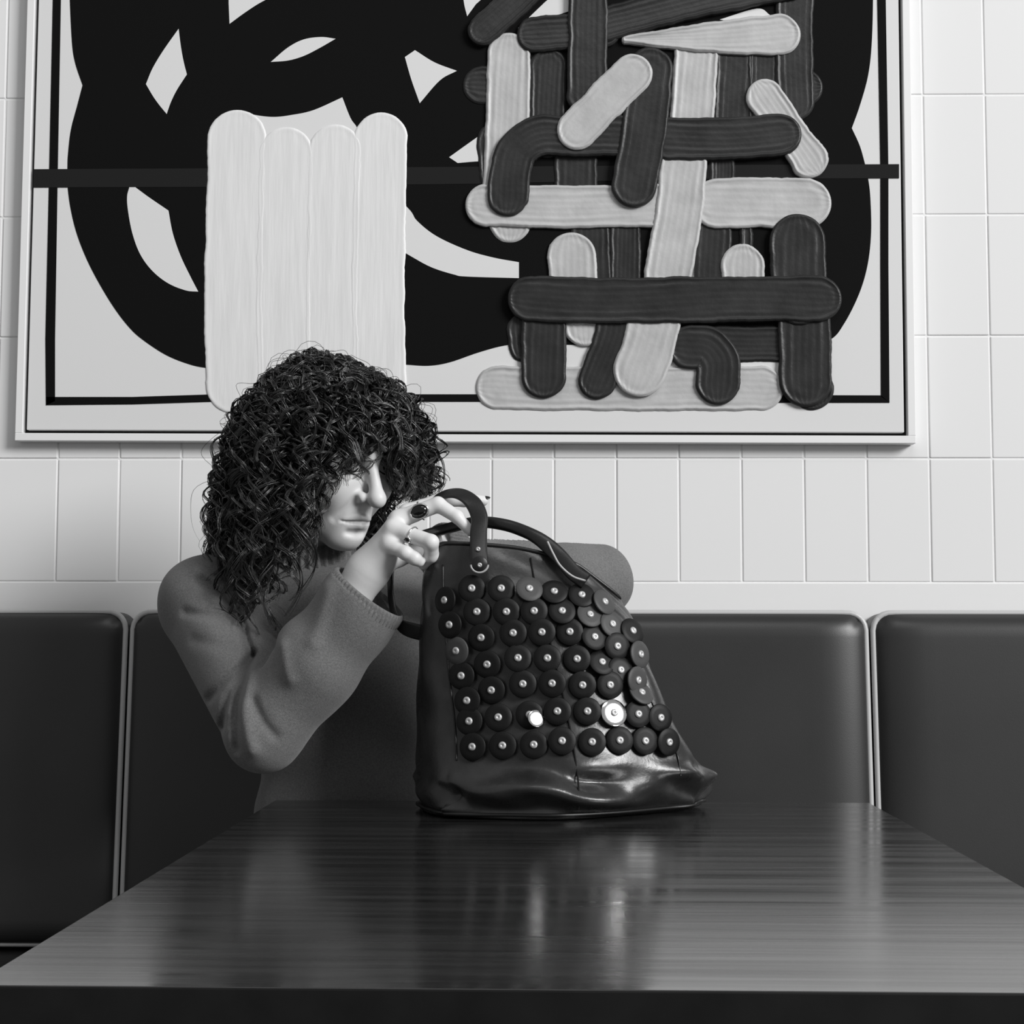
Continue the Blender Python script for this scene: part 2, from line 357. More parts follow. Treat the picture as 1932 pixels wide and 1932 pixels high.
rng = np.random.default_rng(11)
def stroke(name, path, hw, m, level, n=None, ridge=0.0017, base=0.0012, taper=None):
    """thick brush stroke: rounded ends, raised rims, trough in the middle. path in canvas metres, hw = half width."""
    P = np.array(path, float)
    if len(P) == 2: P = np.array([P[0], (P[0]+P[1])/2, P[1]])
    n = n or max(16, int(np.sum(np.linalg.norm(np.diff(P, axis=0), axis=1))/0.006)+10)
    C = spline(P, 200); s = np.r_[0, np.cumsum(np.linalg.norm(np.diff(C, axis=0), axis=1))]
    L = s[-1]
    hwf = (lambda q: np.interp(q/L, np.linspace(0, 1, len(taper)), taper)*hw) if taper else (lambda q: np.full_like(q, hw))
    k = 12; a = (1-np.cos(np.linspace(0, np.pi/2, k)))
    sv = np.concatenate([-hwf(np.array([0.]))[0]*(1-a), np.linspace(0, L, n)[1:-1], L+hwf(np.array([L]))[0]*(1-a[::-1])])
    cx = np.interp(np.clip(sv, 0, L), s, C[:, 0]); cz = np.interp(np.clip(sv, 0, L), s, C[:, 1])
    T0 = (C[2]-C[0]); T0 /= np.linalg.norm(T0); T1 = C[-1]-C[-3]; T1 /= np.linalg.norm(T1)
    Cc = np.stack([cx, cz], 1); Cc += np.minimum(sv, 0)[:, None]*T0 + np.maximum(sv-L, 0)[:, None]*T1
    T = np.gradient(Cc, axis=0); T /= np.linalg.norm(T, axis=1, keepdims=True)+1e-12; T[:k] = T0; T[-k:] = T1
    N = np.stack([-T[:, 1], T[:, 0]], 1)
    over = np.maximum(np.maximum(-sv, sv-L), 0); wfull = hwf(np.clip(sv, 0, L))
    w = np.sqrt(np.maximum(wfull**2-over**2, 0)); w = np.maximum(w, 0.0006)
    nt_ = 35; t = np.sin(np.linspace(-np.pi/2, np.pi/2, nt_))
    jl = np.convolve(rng.normal(0, 1, len(sv)+4), np.ones(5)/5, 'valid')*0.0014; jr = np.convolve(rng.normal(0, 1, len(sv)+4), np.ones(5)/5, 'valid')*0.0014
    wl = np.maximum(w + jl*np.minimum(1, w/0.01), .0004); wr = np.maximum(w + jr*np.minimum(1, w/0.01), .0004)
    off = np.where(t[None] < 0, t[None]*wl[:, None], t[None]*wr[:, None])
    X = Cc[:, None] + N[:, None]*off[..., None]
    ed = np.minimum(w[:, None]-np.abs(t[None]*w[:, None]), wfull[:, None]-over[:, None])
    R = np.sqrt(np.maximum(t[None]*w[:, None], -t[None]*w[:, None])**2+over[:, None]**2); ed = np.maximum(np.minimum(ed, wfull[:, None]-R), 0)
    jit = 1+0.35*np.convolve(rng.normal(0, 1, len(sv)+6), np.ones(7)/7, 'valid')[:, None]
    h = base*np.sqrt(np.minimum(ed/0.0025, 1)) + ridge*np.exp(-((ed-0.0038)/0.0022)**2)*jit + 0.35*ridge*np.exp(-((ed-0.42*wfull[:, None])/0.0035)**2)*jit
    h += 0.16*ridge*np.sin(t[None]*23+3*np.sin(sv*14)[:, None])*np.clip(ed/.006, 0, 1)
    h[0] = h[-1] = 0; h[:, 0] = h[:, -1] = 0
    V = np.stack([X[..., 0], -(level+h), X[..., 1]], -1).reshape(-1, 3)
    me = mesh_np(name, V, grid_faces(len(sv), nt_)[:, ::-1])
    V2 = V.copy(); V2[:, 1] = 0; ring = None
    # skirt down to the canvas
    nr = len(sv); idx = np.r_[np.arange(nr)*nt_, (nr-1)*nt_+np.arange(1, nt_), (np.arange(nr-2, -1, -1))*nt_+nt_-1, np.arange(nt_-2, 0, -1)]
    Vs = V[idx].copy(); Vs[:, 1] = 0.0; kk = len(idx); a_ = np.arange(kk); b_ = (a_+1) % kk
    me = mesh_np(name, np.vstack([V, Vs]), np.vstack([grid_faces(nr, nt_)[:, ::-1], np.stack([idx[a_], idx[b_], len(V)+b_, len(V)+a_], 1)]))
    return link(name, me, m, paint)
for cxp, tp, bt, hwp in ((447, 262, 725, 57), (540, 292, 735, 54), (632, 285, 735, 52), (718, 262, 725, 52)):
    a, b = P2(cxp, tp), P2(cxp-2, bt); hw = hwp*0.00085
    stroke('white_brush_stroke', [a, a*0.7+b*0.3+np.array([-.002, 0]), a*.35+b*.65+np.array([-.004, 0]), b], hw, M['white_oil'], 0.0008, ridge=0.0003, base=0.0014)
S8 = 0.00085/2.4145
ST = [  # path in pixels of the enlarged crop, half width, tone, order, taper
    ([(240, 1765), (850, 1772), (1440, 1770)], 102, 'L', 0, None),
    ([(170, 390), (300, 390)], 92, 'D', 0, None), ([(1600, 400), (1630, 400)], 92, 'D', 0, None),
    ([(220, 640), (230, 800)], 78, 'D', 0, None),
    ([(470, 300), (465, 640)], 84, 'D', 0, None), ([(1320, 240), (1310, 560)], 90, 'D', 0, None), ([(1450, 240), (1450, 560)], 75, 'D', 0, None),
    ([(595, 700), (595, 900)], 100, 'D', 0, None), ([(1260, 700), (1260, 860)], 60, 'D', 0, None),
    ([(660, 1000), (670, 1300)], 90, 'D', 0, None), ([(820, 1000), (820, 1300)], 72, 'D', 0, None), ([(1210, 1000), (1205, 1300)], 95, 'D', 0, None), ([(1370, 1000), (1370, 1120)], 30, 'D', 0, None),
    ([(350, 1500), (360, 1580)], 72, 'D', 0, None), ([(1100, 1565), (1540, 1570)], 82, 'D', 0, None), ([(1640, 1700), (1670, 1770)], 100, 'D', 0, None),
    ([(295, 950), (295, 1010)], 100, 'L', 0, None),
    ([(290, 250), (285, 520), (270, 850)], 102, 'L', 1, None), ([(1145, 220), (1125, 540)], 102, 'L', .8, None),
    ([(1590, -120), (1590, 230), (1590, 470)], 88, 'D', 1, None),
    ([(410, 165), (560, 150), (720, 140)], 85, 'D', 2.1, None), ([(175, 145), (290, 40), (420, -90)], 74, 'D', 3, None),
    ([(650, -120), (650, 200), (645, 440)], 93, 'D', 3.4, None),
    ([(820, 188), (1100, 180), (1520, 165)], 98, 'L', 2.1, [0.18, 0.55, 0.85, 1.0]),
    ([(730, 120), (1100, 20), (1560, -70)], 82, 'D', 2.8, None),
    ([(575, 1170), (590, 1380)], 112, 'L', 1, None), ([(1355, 1210), (1360, 1360)], 100, 'L', 1, None), ([(630, 1400), (635, 1488)], 94, 'L', .8, None),
    ([(190, 938), (560, 945), (980, 940)], 100, 'L', 1.7, None), ([(1240, 930), (1450, 925), (1640, 930)], 118, 'L', 1.7, None),
    ([(1455, 450), (1560, 590), (1655, 730)], 88, 'L', 2, [1, .85, 1]),
    ([(1085, 760), (1060, 1000), (1010, 1270)], 110, 'L', 2.4, None),
    ([(780, 1440), (760, 1560), (692, 1735)], 88, 'D', 1.8, None), ([(970, 1380), (930, 1560), (885, 1690)], 122, 'L', 2.6, None),
    ([(1020, 642), (1280, 640), (1520, 622)], 100, 'D', 3.5, None),
    ([(860, 625), (600, 630), (430, 625), (330, 690), (295, 800), (285, 900)], 95, 'D', 3.5, None),
    ([(930, 330), (905, 600), (860, 850)], 106, 'D', 4.3, None),
    ([(850, 350), (720, 480), (600, 605)], 94, 'L', 5, None),
    ([(1600, 1105), (1605, 1220), (1610, 1360)], 128, 'D', 3, None),
    ([(450, 1440), (450, 1580), (448, 1715)], 103, 'D', 2, None),
    ([(1120, 1585), (1190, 1590), (1240, 1650), (1240, 1745)], 103, 'D', 2, None),
    ([(1630, 1440), (1635, 1580), (1640, 1735)], 122, 'D', 2, None),
    ([(390, 1368), (800, 1375), (1250, 1370), (1695, 1368)], 106, 'D', 4, None)]
for path, hw, tone, lev, tp in ST:
    stroke('pale_brush_stroke' if tone == 'L' else 'dark_brush_stroke', pp(z8(path)), hw*S8, M['light_oil'] if tone == 'L' else M['dark_oil'], 0.0010+0.0028*lev, taper=tp)

# ------------------------------------------------------------------ implicit surfaces for the figure
def smin(a, b, k):
    if k <= 0: return np.minimum(a, b)
    h = np.maximum(k-np.abs(a-b), 0)/k
    return np.minimum(a, b)-h*h*k*0.25
def smax(a, b, k): return -smin(-a, -b, k)
def cone(P, a, b, ra, rb):
    a = np.asarray(a, float); b = np.asarray(b, float); ab = b-a
    t = np.clip(((P-a)@ab)/(ab@ab+1e-12), 0, 1)
    return np.linalg.norm(P-a-t[..., None]*ab, axis=-1)-(ra+(rb-ra)*t)
def ball(P, c, r): return np.linalg.norm(P-np.asarray(c, float), axis=-1)-r
def ellip(P, c, r, R=None):
    q = P-np.asarray(c, float)
    if R is not None: q = q@R            # R columns are the local axes
    r = np.asarray(r, float)
    k0 = np.linalg.norm(q/r, axis=-1); k1 = np.linalg.norm(q/(r*r), axis=-1)+1e-9
    return k0*(k0-1.0)/k1
def surface_net(fn, lo, hi, h):
    lo = np.asarray(lo, float); n = np.ceil((np.asarray(hi)-lo)/h).astype(int)+1
    ax_ = [lo[i]+np.arange(n[i])*h for i in range(3)]
    cf = 4; nc = (n+cf-2)//cf+1
    Gc = np.stack(np.meshgrid(*[lo[i]+np.arange(nc[i])*h*cf for i in range(3)], indexing='ij'), -1)
    Dc = fn(Gc.reshape(-1, 3)).reshape(nc).astype(np.float32)
    near = np.abs(Dc) < cf*h*1.9+.004
    Vv = np.repeat(np.repeat(np.repeat(Dc, cf, 0), cf, 1), cf, 2)[cf//2:, cf//2:, cf//2:][:n[0], :n[1], :n[2]].copy()
    nr_ = np.repeat(np.repeat(np.repeat(near, cf, 0), cf, 1), cf, 2)[cf//2:, cf//2:, cf//2:][:n[0], :n[1], :n[2]]
    I0 = np.argwhere(nr_)
    for i in range(0, len(I0), 400000):                  # batches keep memory small
        J = I0[i:i+400000]
        Vv[J[:, 0], J[:, 1], J[:, 2]] = fn(lo+J*h)
    S = Vv < 0
    c = [S[a:n[0]-1+a, b:n[1]-1+b, d:n[2]-1+d] for a in (0, 1) for b in (0, 1) for d in (0, 1)]
    cnt = sum(x.astype(np.int8) for x in c); act = (cnt > 0) & (cnt < 8)
    I = np.argwhere(act)
    idx = np.full(act.shape, -1, np.int32); idx[act] = np.arange(len(I))
    pos = np.zeros((len(I), 3)); w = np.zeros(len(I))
    for axis in range(3):
        o1, o2 = [k for k in range(3) if k != axis]
        for u in (0, 1):
            for v in (0, 1):
                A = I.copy(); A[:, o1] += u; A[:, o2] += v; B = A.copy(); B[:, axis] += 1
                va = Vv[A[:, 0], A[:, 1], A[:, 2]]; vb = Vv[B[:, 0], B[:, 1], B[:, 2]]
                m = (va < 0) != (vb < 0); t = np.where(m, va/(va-vb+1e-20), 0)
                p = A.astype(float); p[:, axis] += t
                pos[m] += p[m]; w[m] += 1
    pos = lo + pos/w[:, None]*h
    Fs = []
    for axis in range(3):
        o1, o2 = (axis+1) % 3, (axis+2) % 3
        a = [slice(None)]*3; b = [slice(None)]*3; a[axis] = slice(0, -1); b[axis] = slice(1, None)
        for q in (a, b): q[o1] = slice(1, -1); q[o2] = slice(1, -1)
        Sa, Sb = S[tuple(a)], S[tuple(b)]
        E = np.argwhere(Sa != Sb)
        if len(E) == 0: continue
        inside = Sa[E[:, 0], E[:, 1], E[:, 2]]
        E = E.copy(); E[:, o1] += 1; E[:, o2] += 1
        def cell(d1, d2):
            Cc = E.copy(); Cc[:, o1] += d1; Cc[:, o2] += d2; return idx[Cc[:, 0], Cc[:, 1], Cc[:, 2]]
        q = np.stack([cell(-1, -1), cell(0, -1), cell(0, 0), cell(-1, 0)], 1)
        q[~inside] = q[~inside][:, ::-1]
        Fs.append(q)
    return pos, np.vstack(Fs)
def add_attr(me, name, vals):
    a = me.attributes.new(name, 'FLOAT', 'POINT'); a.data.foreach_set('value', np.asarray(vals, np.float32))

# ------------------------------------------------------------------ the woman: joints
hyaw, hpit, hrol = math.radians(48), math.radians(18), math.radians(1)
Fh = np.array([math.sin(hyaw), -math.cos(hyaw), 0.0])
HF = Fh*math.cos(hpit) - np.array([0, 0, 1.0])*math.sin(hpit)       # nose direction
HU = np.array([0, 0, 1.0])*math.cos(hpit) + Fh*math.sin(hpit)       # crown direction
HS = np.cross(HU, HF)                                              # towards her left ear
HS, HU = HS*math.cos(hrol)+HU*math.sin(hrol), HU*math.cos(hrol)-HS*math.sin(hrol)
HR = np.stack([HS, HF, HU], 1)
HO = at(722, 947, 2.085) - HR@np.array([0, 0.129, -0.034])
def HL(P): return (P-HO)@HR
def HW(s, f, u): return HO + HR@np.array([s, f, u])
SH_R, SH_L = at(392, 1130, 2.15), at(790, 1120, 2.29)
EL_R, WR_R = at(498, 1383, 2.00), at(690, 1083, 1.975)
EL_L, WR_L = at(1112, 1100, 2.20), at(828, 1042, 2.045)
NECK = at(575, 1120, 2.225)
PEL = np.array([at(725, 1500, 2.28)[0], 2.25, SEAT_Z+0.115])
def hx(*a): return [at(*q) for q in a]
# right hand: knuckle, two finger joints and tip of each finger
R_F = {'index': hx((768, 968, 1.985), (833, 943, 1.988), (876, 943, 1.995), (911, 945, 2.0)),
       'middle': hx((752, 980, 1.962), (826, 952, 1.955), (862, 975, 1.948), (888, 1003, 1.946)),
       'ring': hx((742, 998, 1.947), (813, 1023, 1.924), (814, 1048, 1.940), (800, 1064, 1.955)),
       'little': hx((736, 1028, 1.942), (765, 1043, 1.930), (782, 1053, 1.930), (791, 1059, 1.935))}
R_RAD = {'index': (.0098, .0094, .0088, .0068), 'middle': (.0105, .0098, .0080, .0062), 'ring': (.0098, .0097, .0090, .0076), 'little': (.0086, .0088, .0084, .0070)}
R_TH = hx((706, 1066, 1.985), (750, 1052, 2.0), (792, 1040, 1.99), (822, 1020, 1.985))
L_F = {'index': hx((808, 1040, 2.018), (824, 1052, 1.988), (828, 1074, 1.972), (830, 1092, 1.968)),
       'middle': hx((814, 1044, 2.026), (832, 1056, 1.996), (836, 1080, 1.976), (838, 1100, 1.970)),
       'ring': hx((822, 1050, 2.030), (842, 1062, 2.000), (846, 1086, 1.980), (848, 1104, 1.974)),
       'little': hx((832, 1056, 2.034), (854, 1068, 2.008), (858, 1088, 1.988), (860, 1102, 1.982))}
L_TH = hx((826, 1040, 2.03), (838, 1042, 2.005), (838, 1056, 1.985), (842, 1070, 1.972))

def sd_head(P):
    Q = HL(P); A = Q.copy(); A[:, 0] = np.abs(A[:, 0])      # mirrored coordinates
    d = ellip(Q, (0, -0.012, 0.034), (.074, .094, .086))
    d = smin(d, ellip(Q, (0, .030, -.020), (.060, .062, .082)), .03)
    d = smin(d, cone(A, (.048, .000, -.050), (.012, .062, -.097), .020, .017), .03)
    d = smin(d, ball(Q, (0, .074, -.098), .0155), .022)
    d = smin(d, ellip(Q, (0, .070, -.064), (.030, .024, .032)), .02)
    d = smin(d, ball(A, (.039, .062, -.026), .024), .03)
    d = smin(d, cone(A, (.006, .089, .022), (.046, .072, .022), .009, .008), .016)
    # eye sockets, then lids
    d = smax(d, -ellip(A, (.030, .101, .003), (.017, .018, .011)), .014)
    d = smin(d, ball(A, (.031, .0755, .002), .0135), .005)
    d = smax(d, -cone(A, (.020, .0905, .0075), (.042, .0855, .0065), .0010, .0010), .003)
    # nose
    d = smin(d, cone(Q, (0, .091, .012), (0, .1165, -.031), .0068, .0096), .012)
    d = smin(d, ball(Q, (0, .1180, -.034), .0112), .008)
    d = smin(d, ball(A, (.0122, .0995, -.037), .0074), .009)
    d = smax(d, -ball(A, (.0065, .106, -.0465), .0042), .003)
    # lips and folds
    d = smin(d, cone(A, (.001, .0955, -.0645), (.024, .0825, -.0712), .0052, .0020), .005)
    d = smin(d, cone(A, (.000, .0935, -.0765), (.019, .0840, -.0755), .0060, .0025), .005)
    d = smax(d, -cone(A, (.000, .1000, -.0702), (.026, .0850, -.0732), .0022, .0012), .003)
    d = smax(d, -cone(Q, (0, .1005, -.048), (0, .1000, -.058), .0016, .0020), .004)
    d = smax(d, -cone(A, (.019, .0985, -.040), (.034, .0800, -.072), .0014, .0016), .009)
    d = smax(d, -cone(A, (.000, .0955, -.0880), (.014, .0900, -.0875), .0022, .0012), .009)
    # ears
    d = smin(d, ellip(A, (.076, -.012, -.010), (.010, .020, .032)), .006)
    # neck
    d = smin(d, cone(P, HW(0, -.022, -.060), NECK+np.array([0, 0, -.02]), .050, .054), .025)
    return d
def sd_hand(P, Fg, rad, TH, WR, EL, pal):
    d = cone(P, EL, WR, .040, .0235)
    keys = ['index', 'middle', 'ring', 'little']
    palm = None
    for i, k in enumerate(keys):
        c = Fg[k]; w = WR*(1-.15)+c[0]*.15
        m = cone(P, w, c[0], .0150, rad[k][0]*1.10)
        palm = m if palm is None else smin(palm, m, .014)
    palm = smin(palm, cone(P, (WR+Fg['middle'][0])/2+pal, (WR*.4+Fg['ring'][0]*.6)+pal, .016, .014), .02)
    d = smin(d, palm, .022)
    for i, k in enumerate(keys):
        c, r = Fg[k], rad[k]
        d = smin(d, cone(P, c[0], c[0]*.6+c[1]*.4, r[0], r[0]*.97), .007)
        f = cone(P, c[0], c[1], r[0], r[1])
        f = smin(f, cone(P, c[1], c[2], r[1]*.95, r[2]), .003)
        f = smin(f, cone(P, c[2], c[3], r[2], r[3]), .003)
        d = smin(d, f, .0035)
    t = cone(P, TH[0], TH[1], .0165, .0125); t = smin(t, cone(P, TH[1], TH[2], .0115, .0105), .004); t = smin(t, cone(P, TH[2], TH[3], .0105, .0085), .004)
    return smin(d, t, .009)
L_RAD = {k: tuple(x*.92 for x in v) for k, v in R_RAD.items()}
camv = lambda p: (CAM-p)/np.linalg.norm(CAM-p)
PAL_R = -camv(WR_R)*.010+np.array([0, 0, -.012])
PAL_L = np.array([0.0, 0.012, -.010])
def sd_rhand(P): 
    d = sd_hand(P, R_F, R_RAD, R_TH, WR_R, EL_R, PAL_R)
    return d
def sd_lhand(P): return sd_hand(P, L_F, L_RAD, L_TH, WR_L, EL_L, PAL_L)
CHEST = at(620, 1270, 2.215)
tyaw = math.radians(3)
TR = np.array([[math.cos(tyaw), -math.sin(tyaw), 0], [math.sin(tyaw), math.cos(tyaw), 0], [0, 0, 1.0]])
KN = [np.array([PEL[0]-.05, 1.86, .53]), np.array([PEL[0]+.13, 1.84, .53])]
AN = [np.array([PEL[0]-.06, 1.90, .09]), np.array([PEL[0]+.16, 1.86, .09])]
def sd_trunk(P, o=0.0):
    d = ellip(P, CHEST+np.array([0, .0, .02]), (.168+o, .105+o, .135+o), TR)
    d = smin(d, ellip(P, (CHEST+PEL)/2+np.array([0, 0, -.06]), (.122+o, .105+o, .22+o), TR), .06)
    d = smin(d, ellip(P, PEL, (.160+o, .125+o, .115+o), TR), .06)
    d = smin(d, cone(P, NECK+np.array([0, 0, -.035]), SH_R+np.array([0, 0, -.002]), .050+o, .050+o), .05)
    d = smin(d, cone(P, NECK+np.array([0, 0, -.035]), SH_L+np.array([0, 0, -.002]), .050+o, .050+o), .05)
    return d
def sd_legs(P, o=0.0):
    d = None
    for k, s in ((0, -1), (1, 1)):
        hip = PEL+TR@np.array([s*.085, -.02, -.02])
        c = smin(cone(P, hip, KN[k], .076+o, .055+o), cone(P, KN[k], AN[k], .053+o, .038+o), .02)
        d = c if d is None else smin(d, c, .03)
    return d
def sd_body(P):
    d = sd_head(P)
    d = smin(d, sd_trunk(P), .03)
    d = smin(d, cone(P, SH_R, EL_R, .046, .040), .03); d = smin(d, cone(P, SH_L, EL_L, .046, .040), .03)
    d = smin(d, sd_legs(P), .03)
    return d
person = empty('person', (PEL[0], PEL[1], 0.0))
tag(person, 'person with dark curly hair in a grey sweater, peering into a black handbag', 'person')
bpy.context.view_layer.update(); pinv = person.matrix_world.inverted()
def ppart(name, me, m, par=None):
    o = link(name, me, m, par or person)
    if par is None: o.matrix_parent_inverse = pinv
    return o
parts = []
lo = np.minimum(HO-.16, NECK-.02); hi = HO+.16; lo[2] = NECK[2]-.03
parts.append(surface_net(sd_head, np.array([HO[0]-.125, HO[1]-.16, NECK[2]-.02]), np.array([HO[0]+.15, HO[1]+.135, HO[2]+.135]), .0016))
allp = np.array([p for k in R_F for p in R_F[k]]+R_TH+[WR_R])
parts.append(surface_net(lambda P: smin(sd_rhand(P), sd_rhand(P)*0+1, 0), np.minimum(allp.min(0)-.02, WR_R-np.array([.05, .03, .07])), allp.max(0)+.02, .0011))
allp = np.array([p for k in L_F for p in L_F[k]]+L_TH+[WR_L])
parts.append(surface_net(sd_lhand, allp.min(0)-.025, allp.max(0)+np.array([.05, .05, .03]), .0018))
parts.append(surface_net(lambda P: np.maximum(smin(smin(smin(sd_trunk(P), cone(P, SH_R, EL_R, .034, .027), .02), cone(P, SH_L, EL_L, .034, .027), .02), sd_legs(P), .03), P[:, 2]-NECK[2]),
             np.array([SH_R[0]-.1, 1.74, 0.03]), np.array([EL_L[0]+.08, 2.47, NECK[2]+.05]), .010))
Vs, Fs, off = [], [], 0
for V, Fq in parts:
    Vs.append(V); Fs.append(Fq+off); off += len(V)
V = np.vstack(Vs)
me = mesh_np('body', V, np.vstack(Fs))
Q = HL(V); A = np.abs(Q[:, 0])
tone = np.ones(len(V))
lipd = np.minimum(cone(np.c_[A, Q[:, 1:]], (.001, .0975, -.0650), (.022, .0845, -.0690), .0042, .0015), cone(np.c_[A, Q[:, 1:]], (0, .0955, -.0768), (.017, .086, -.0735), .0050, .002))
tone *= 1-0.45*np.clip(1-lipd/.003, 0, 1)
lid = ball(np.c_[A, Q[:, 1:]], (.031, .082, .003), .016); tone *= 1-0.25*np.clip(-lid/.005, 0, 1)
add_attr(me, 'tone', tone)
body = ppart('body', me, M['skin'])
# eyes, lashes and brows
for s in (-1, 1):
    nm = 'eyelashes'
    C = np.array([HW(s*x, f+.0015, u) for x, f, u in ((.0175, .0865, .0005), (.024, .0895, -.0030), (.031, .0905, -.0042), (.038, .0882, -.0028), (.0445, .0825, .0015))])
    ppart(nm, sweep(nm, spline(C, 16), np.interp(np.linspace(0, 1, 16), [0, .5, 1], [.0006, .0015, .0008]), .0012, ref=HF, nseg=6), M['lash'])
    C = np.array([HW(s*x, f, u) for x, f, u in ((.011, .0985, .0235), (.022, .0975, .0285), (.034, .0915, .0305), (.047, .0805, .0250))])
    ppart('eyebrow', sweep('eyebrow', spline(C, 16), np.interp(np.linspace(0, 1, 16), [0, .4, 1], [.0028, .0032, .0010]), .0014, ref=HF, nseg=6), M['lash'])
# dark nails
def nail(tip, prev, up, w=.0046, l=.0058, lift=.0050):
    T = (tip-prev)/np.linalg.norm(tip-prev); up = up-T*(up@T); up /= np.linalg.norm(up); sd = np.cross(T, up)
    u, v = np.meshgrid(np.linspace(0, np.pi, 9), np.linspace(0, 2*np.pi, 16, endpoint=False), indexing='ij')
    c = tip+up*lift+T*.0025
    Vn = c + T*(np.cos(u)*l)[..., None].reshape(-1, 1) if False else c + (np.sin(u)*np.cos(v)*l)[..., None]*T + (np.sin(u)*np.sin(v)*w)[..., None]*sd + (np.cos(u)*.0016 - .0012*(np.sin(u)*np.sin(v))**2)[..., None]*up
    ppart('fingernail', mesh_np('fingernail', Vn.reshape(-1, 3), grid_faces(9, 16, False, True)), M['nail'])
nail(R_F['middle'][3], R_F['middle'][2], np.array([.75, -.35, .45]))
nail(R_F['index'][3]+np.array([.001, 0, 0]), R_F['index'][2], np.array([0, -.35, 1.0]), lift=.0048)
nail(R_TH[3], R_TH[2], np.array([0, 1.0, .4]))

# ------------------------------------------------------------------ sweater
CUFF_R = at(694, 1124, 1.972)                       # middle of the wide right cuff
axR = (CUFF_R-EL_R)/np.linalg.norm(CUFF_R-EL_R)
MID_L = at(995, 1085, 2.13); CUFF_L = at(842, 1043, 2.050)
axL = (CUFF_L-MID_L)/np.linalg.norm(CUFF_L-MID_L)
CR = at(468, 1238, 2.02)                             # inner crease of the elbow
cz_dir = camv(CR)
def wob(P, f, ph): return np.sin(P@np.asarray(f)+ph)
def plane2(q): v = at(*q, 2.0)-CR; return np.array([v@_r, v@_u])
GROOVES = [([(352, 1100), (400, 1130), (440, 1185), (468, 1238)], .0075, .0055), ([(325, 1163), (375, 1167), (430, 1173)], .0035, .0060), ([(472, 1236), (440, 1270), (388, 1322)], .0050, .0055),
           ([(466, 1245), (434, 1310), (418, 1372)], .0055, .0050), ([(466, 1248), (452, 1320), (455, 1405)], .0065, .0055), ([(488, 1312), (508, 1350), (528, 1378)], .0030, .0060),
           ([(515, 1195), (528, 1222), (532, 1250)], .0022, .0060), ([(350, 1215), (400, 1220), (450, 1228)], .0020, .008),
           ([(477, 1262), (470, 1330), (488, 1405)], -.0050, .0090), ([(545, 1212), (552, 1250), (560, 1272)], -.0035, .0085), ([(628, 1108), (616, 1160), (604, 1200)], -.0040, .0110), ([(440, 1300), (436, 1340)], -.003, .006)]
GROOVES = [([plane2(q) for q in pts], a, w) for pts, a, w in GROOVES]
def grooves(P):
    v = P-CR; x = v@_r; y = v@_u; tot = np.zeros(len(P)); frontm = np.clip((2.13-P[:, 1])/.04, 0, 1)
    for pts, a, w in GROOVES:
        best = np.full(len(P), 9.)
        for p, q in zip(pts[:-1], pts[1:]):
            e_ = q-p; tq = np.clip(((x-p[0])*e_[0]+(y-p[1])*e_[1])/(e_@e_), 0, 1)
            best = np.minimum(best, np.hypot(x-p[0]-tq*e_[0], y-p[1]-tq*e_[1]))
        tot += 1.35*a*np.exp(-(best/w)**2)*frontm
    return tot
def sd_sweater(P):
    d = sd_trunk(P, .014)
    d = smax(d, (SEAT_Z+.03)-P[:, 2], .01)
    wr = .0035*wob(P, (30, 12, 55), .3)+.003*wob(P, (-40, 25, 38), 1.1)
    d = d+wr*.7
    a = cone(P, SH_R+np.array([.004, 0, -.012]), EL_R, .066, .047)
    mf = EL_R*.45+CUFF_R*.55
    fr = smin(cone(P, EL_R, mf, .049, .056), cone(P, mf, CUFF_R, .056, .052), .01)
    arm = smin(a, fr, .010)
    arm = smin(arm, cone(P, CR+np.array([.0, .045, -.005]), EL_R+np.array([0, .02, .04]), .040, .035), .015)
    t = (P-EL_R)@axR; rel = P-CR
    arm = arm - .0022*np.sin(t*52+22*(rel@_r)+.5)*np.clip(t/.05, 0, 1)*np.clip((.26-t)/.05, 0, 1)
    d = smin(d, arm, .018)+grooves(P)
    b = cone(P, SH_L, EL_L, .064, .052); b = smin(b, cone(P, EL_L, MID_L, .054, .044), .02); b = smin(b, cone(P, MID_L, CUFF_L, .044, .038), .02)
    b = b - .003*np.sin((P@np.array([70., 30, 20])))
    d = smin(d, b, .02)
    # open, hollow cuffs
    d = smax(d, (P-CUFF_R)@axR*np.where(np.linalg.norm(P-CUFF_R, axis=1) < .09, 1, 0)-.0005+np.where(np.linalg.norm(P-CUFF_R, axis=1) < .09, 0, -1), 0)
    d = smax(d, -np.maximum(cone(P, EL_R+axR*.13, CUFF_R+axR*.03, .020, .0490), -.001-((P-EL_R)@axR-.11)), .002)
    d = smax(d, -cone(P, MID_L*.4+CUFF_L*.6, CUFF_L+axL*.03, .022, .034), .002)
    d = smax(d, -cone(P, NECK+np.array([0, 0, -.02]), NECK+(HW(0, -.022, -.06)-NECK)*1.2, .056, .060), .003)
    return d
lo = np.array([SH_R[0]-.085, 1.90, SEAT_Z+.02]); hi = np.array([EL_L[0]+.075, 2.47, NECK[2]+.065])
Vw, Fw = surface_net(sd_sweater, lo, hi, .0034)
sweater = ppart('sweater', mesh_np('sweater', Vw, Fw), M['knit'])
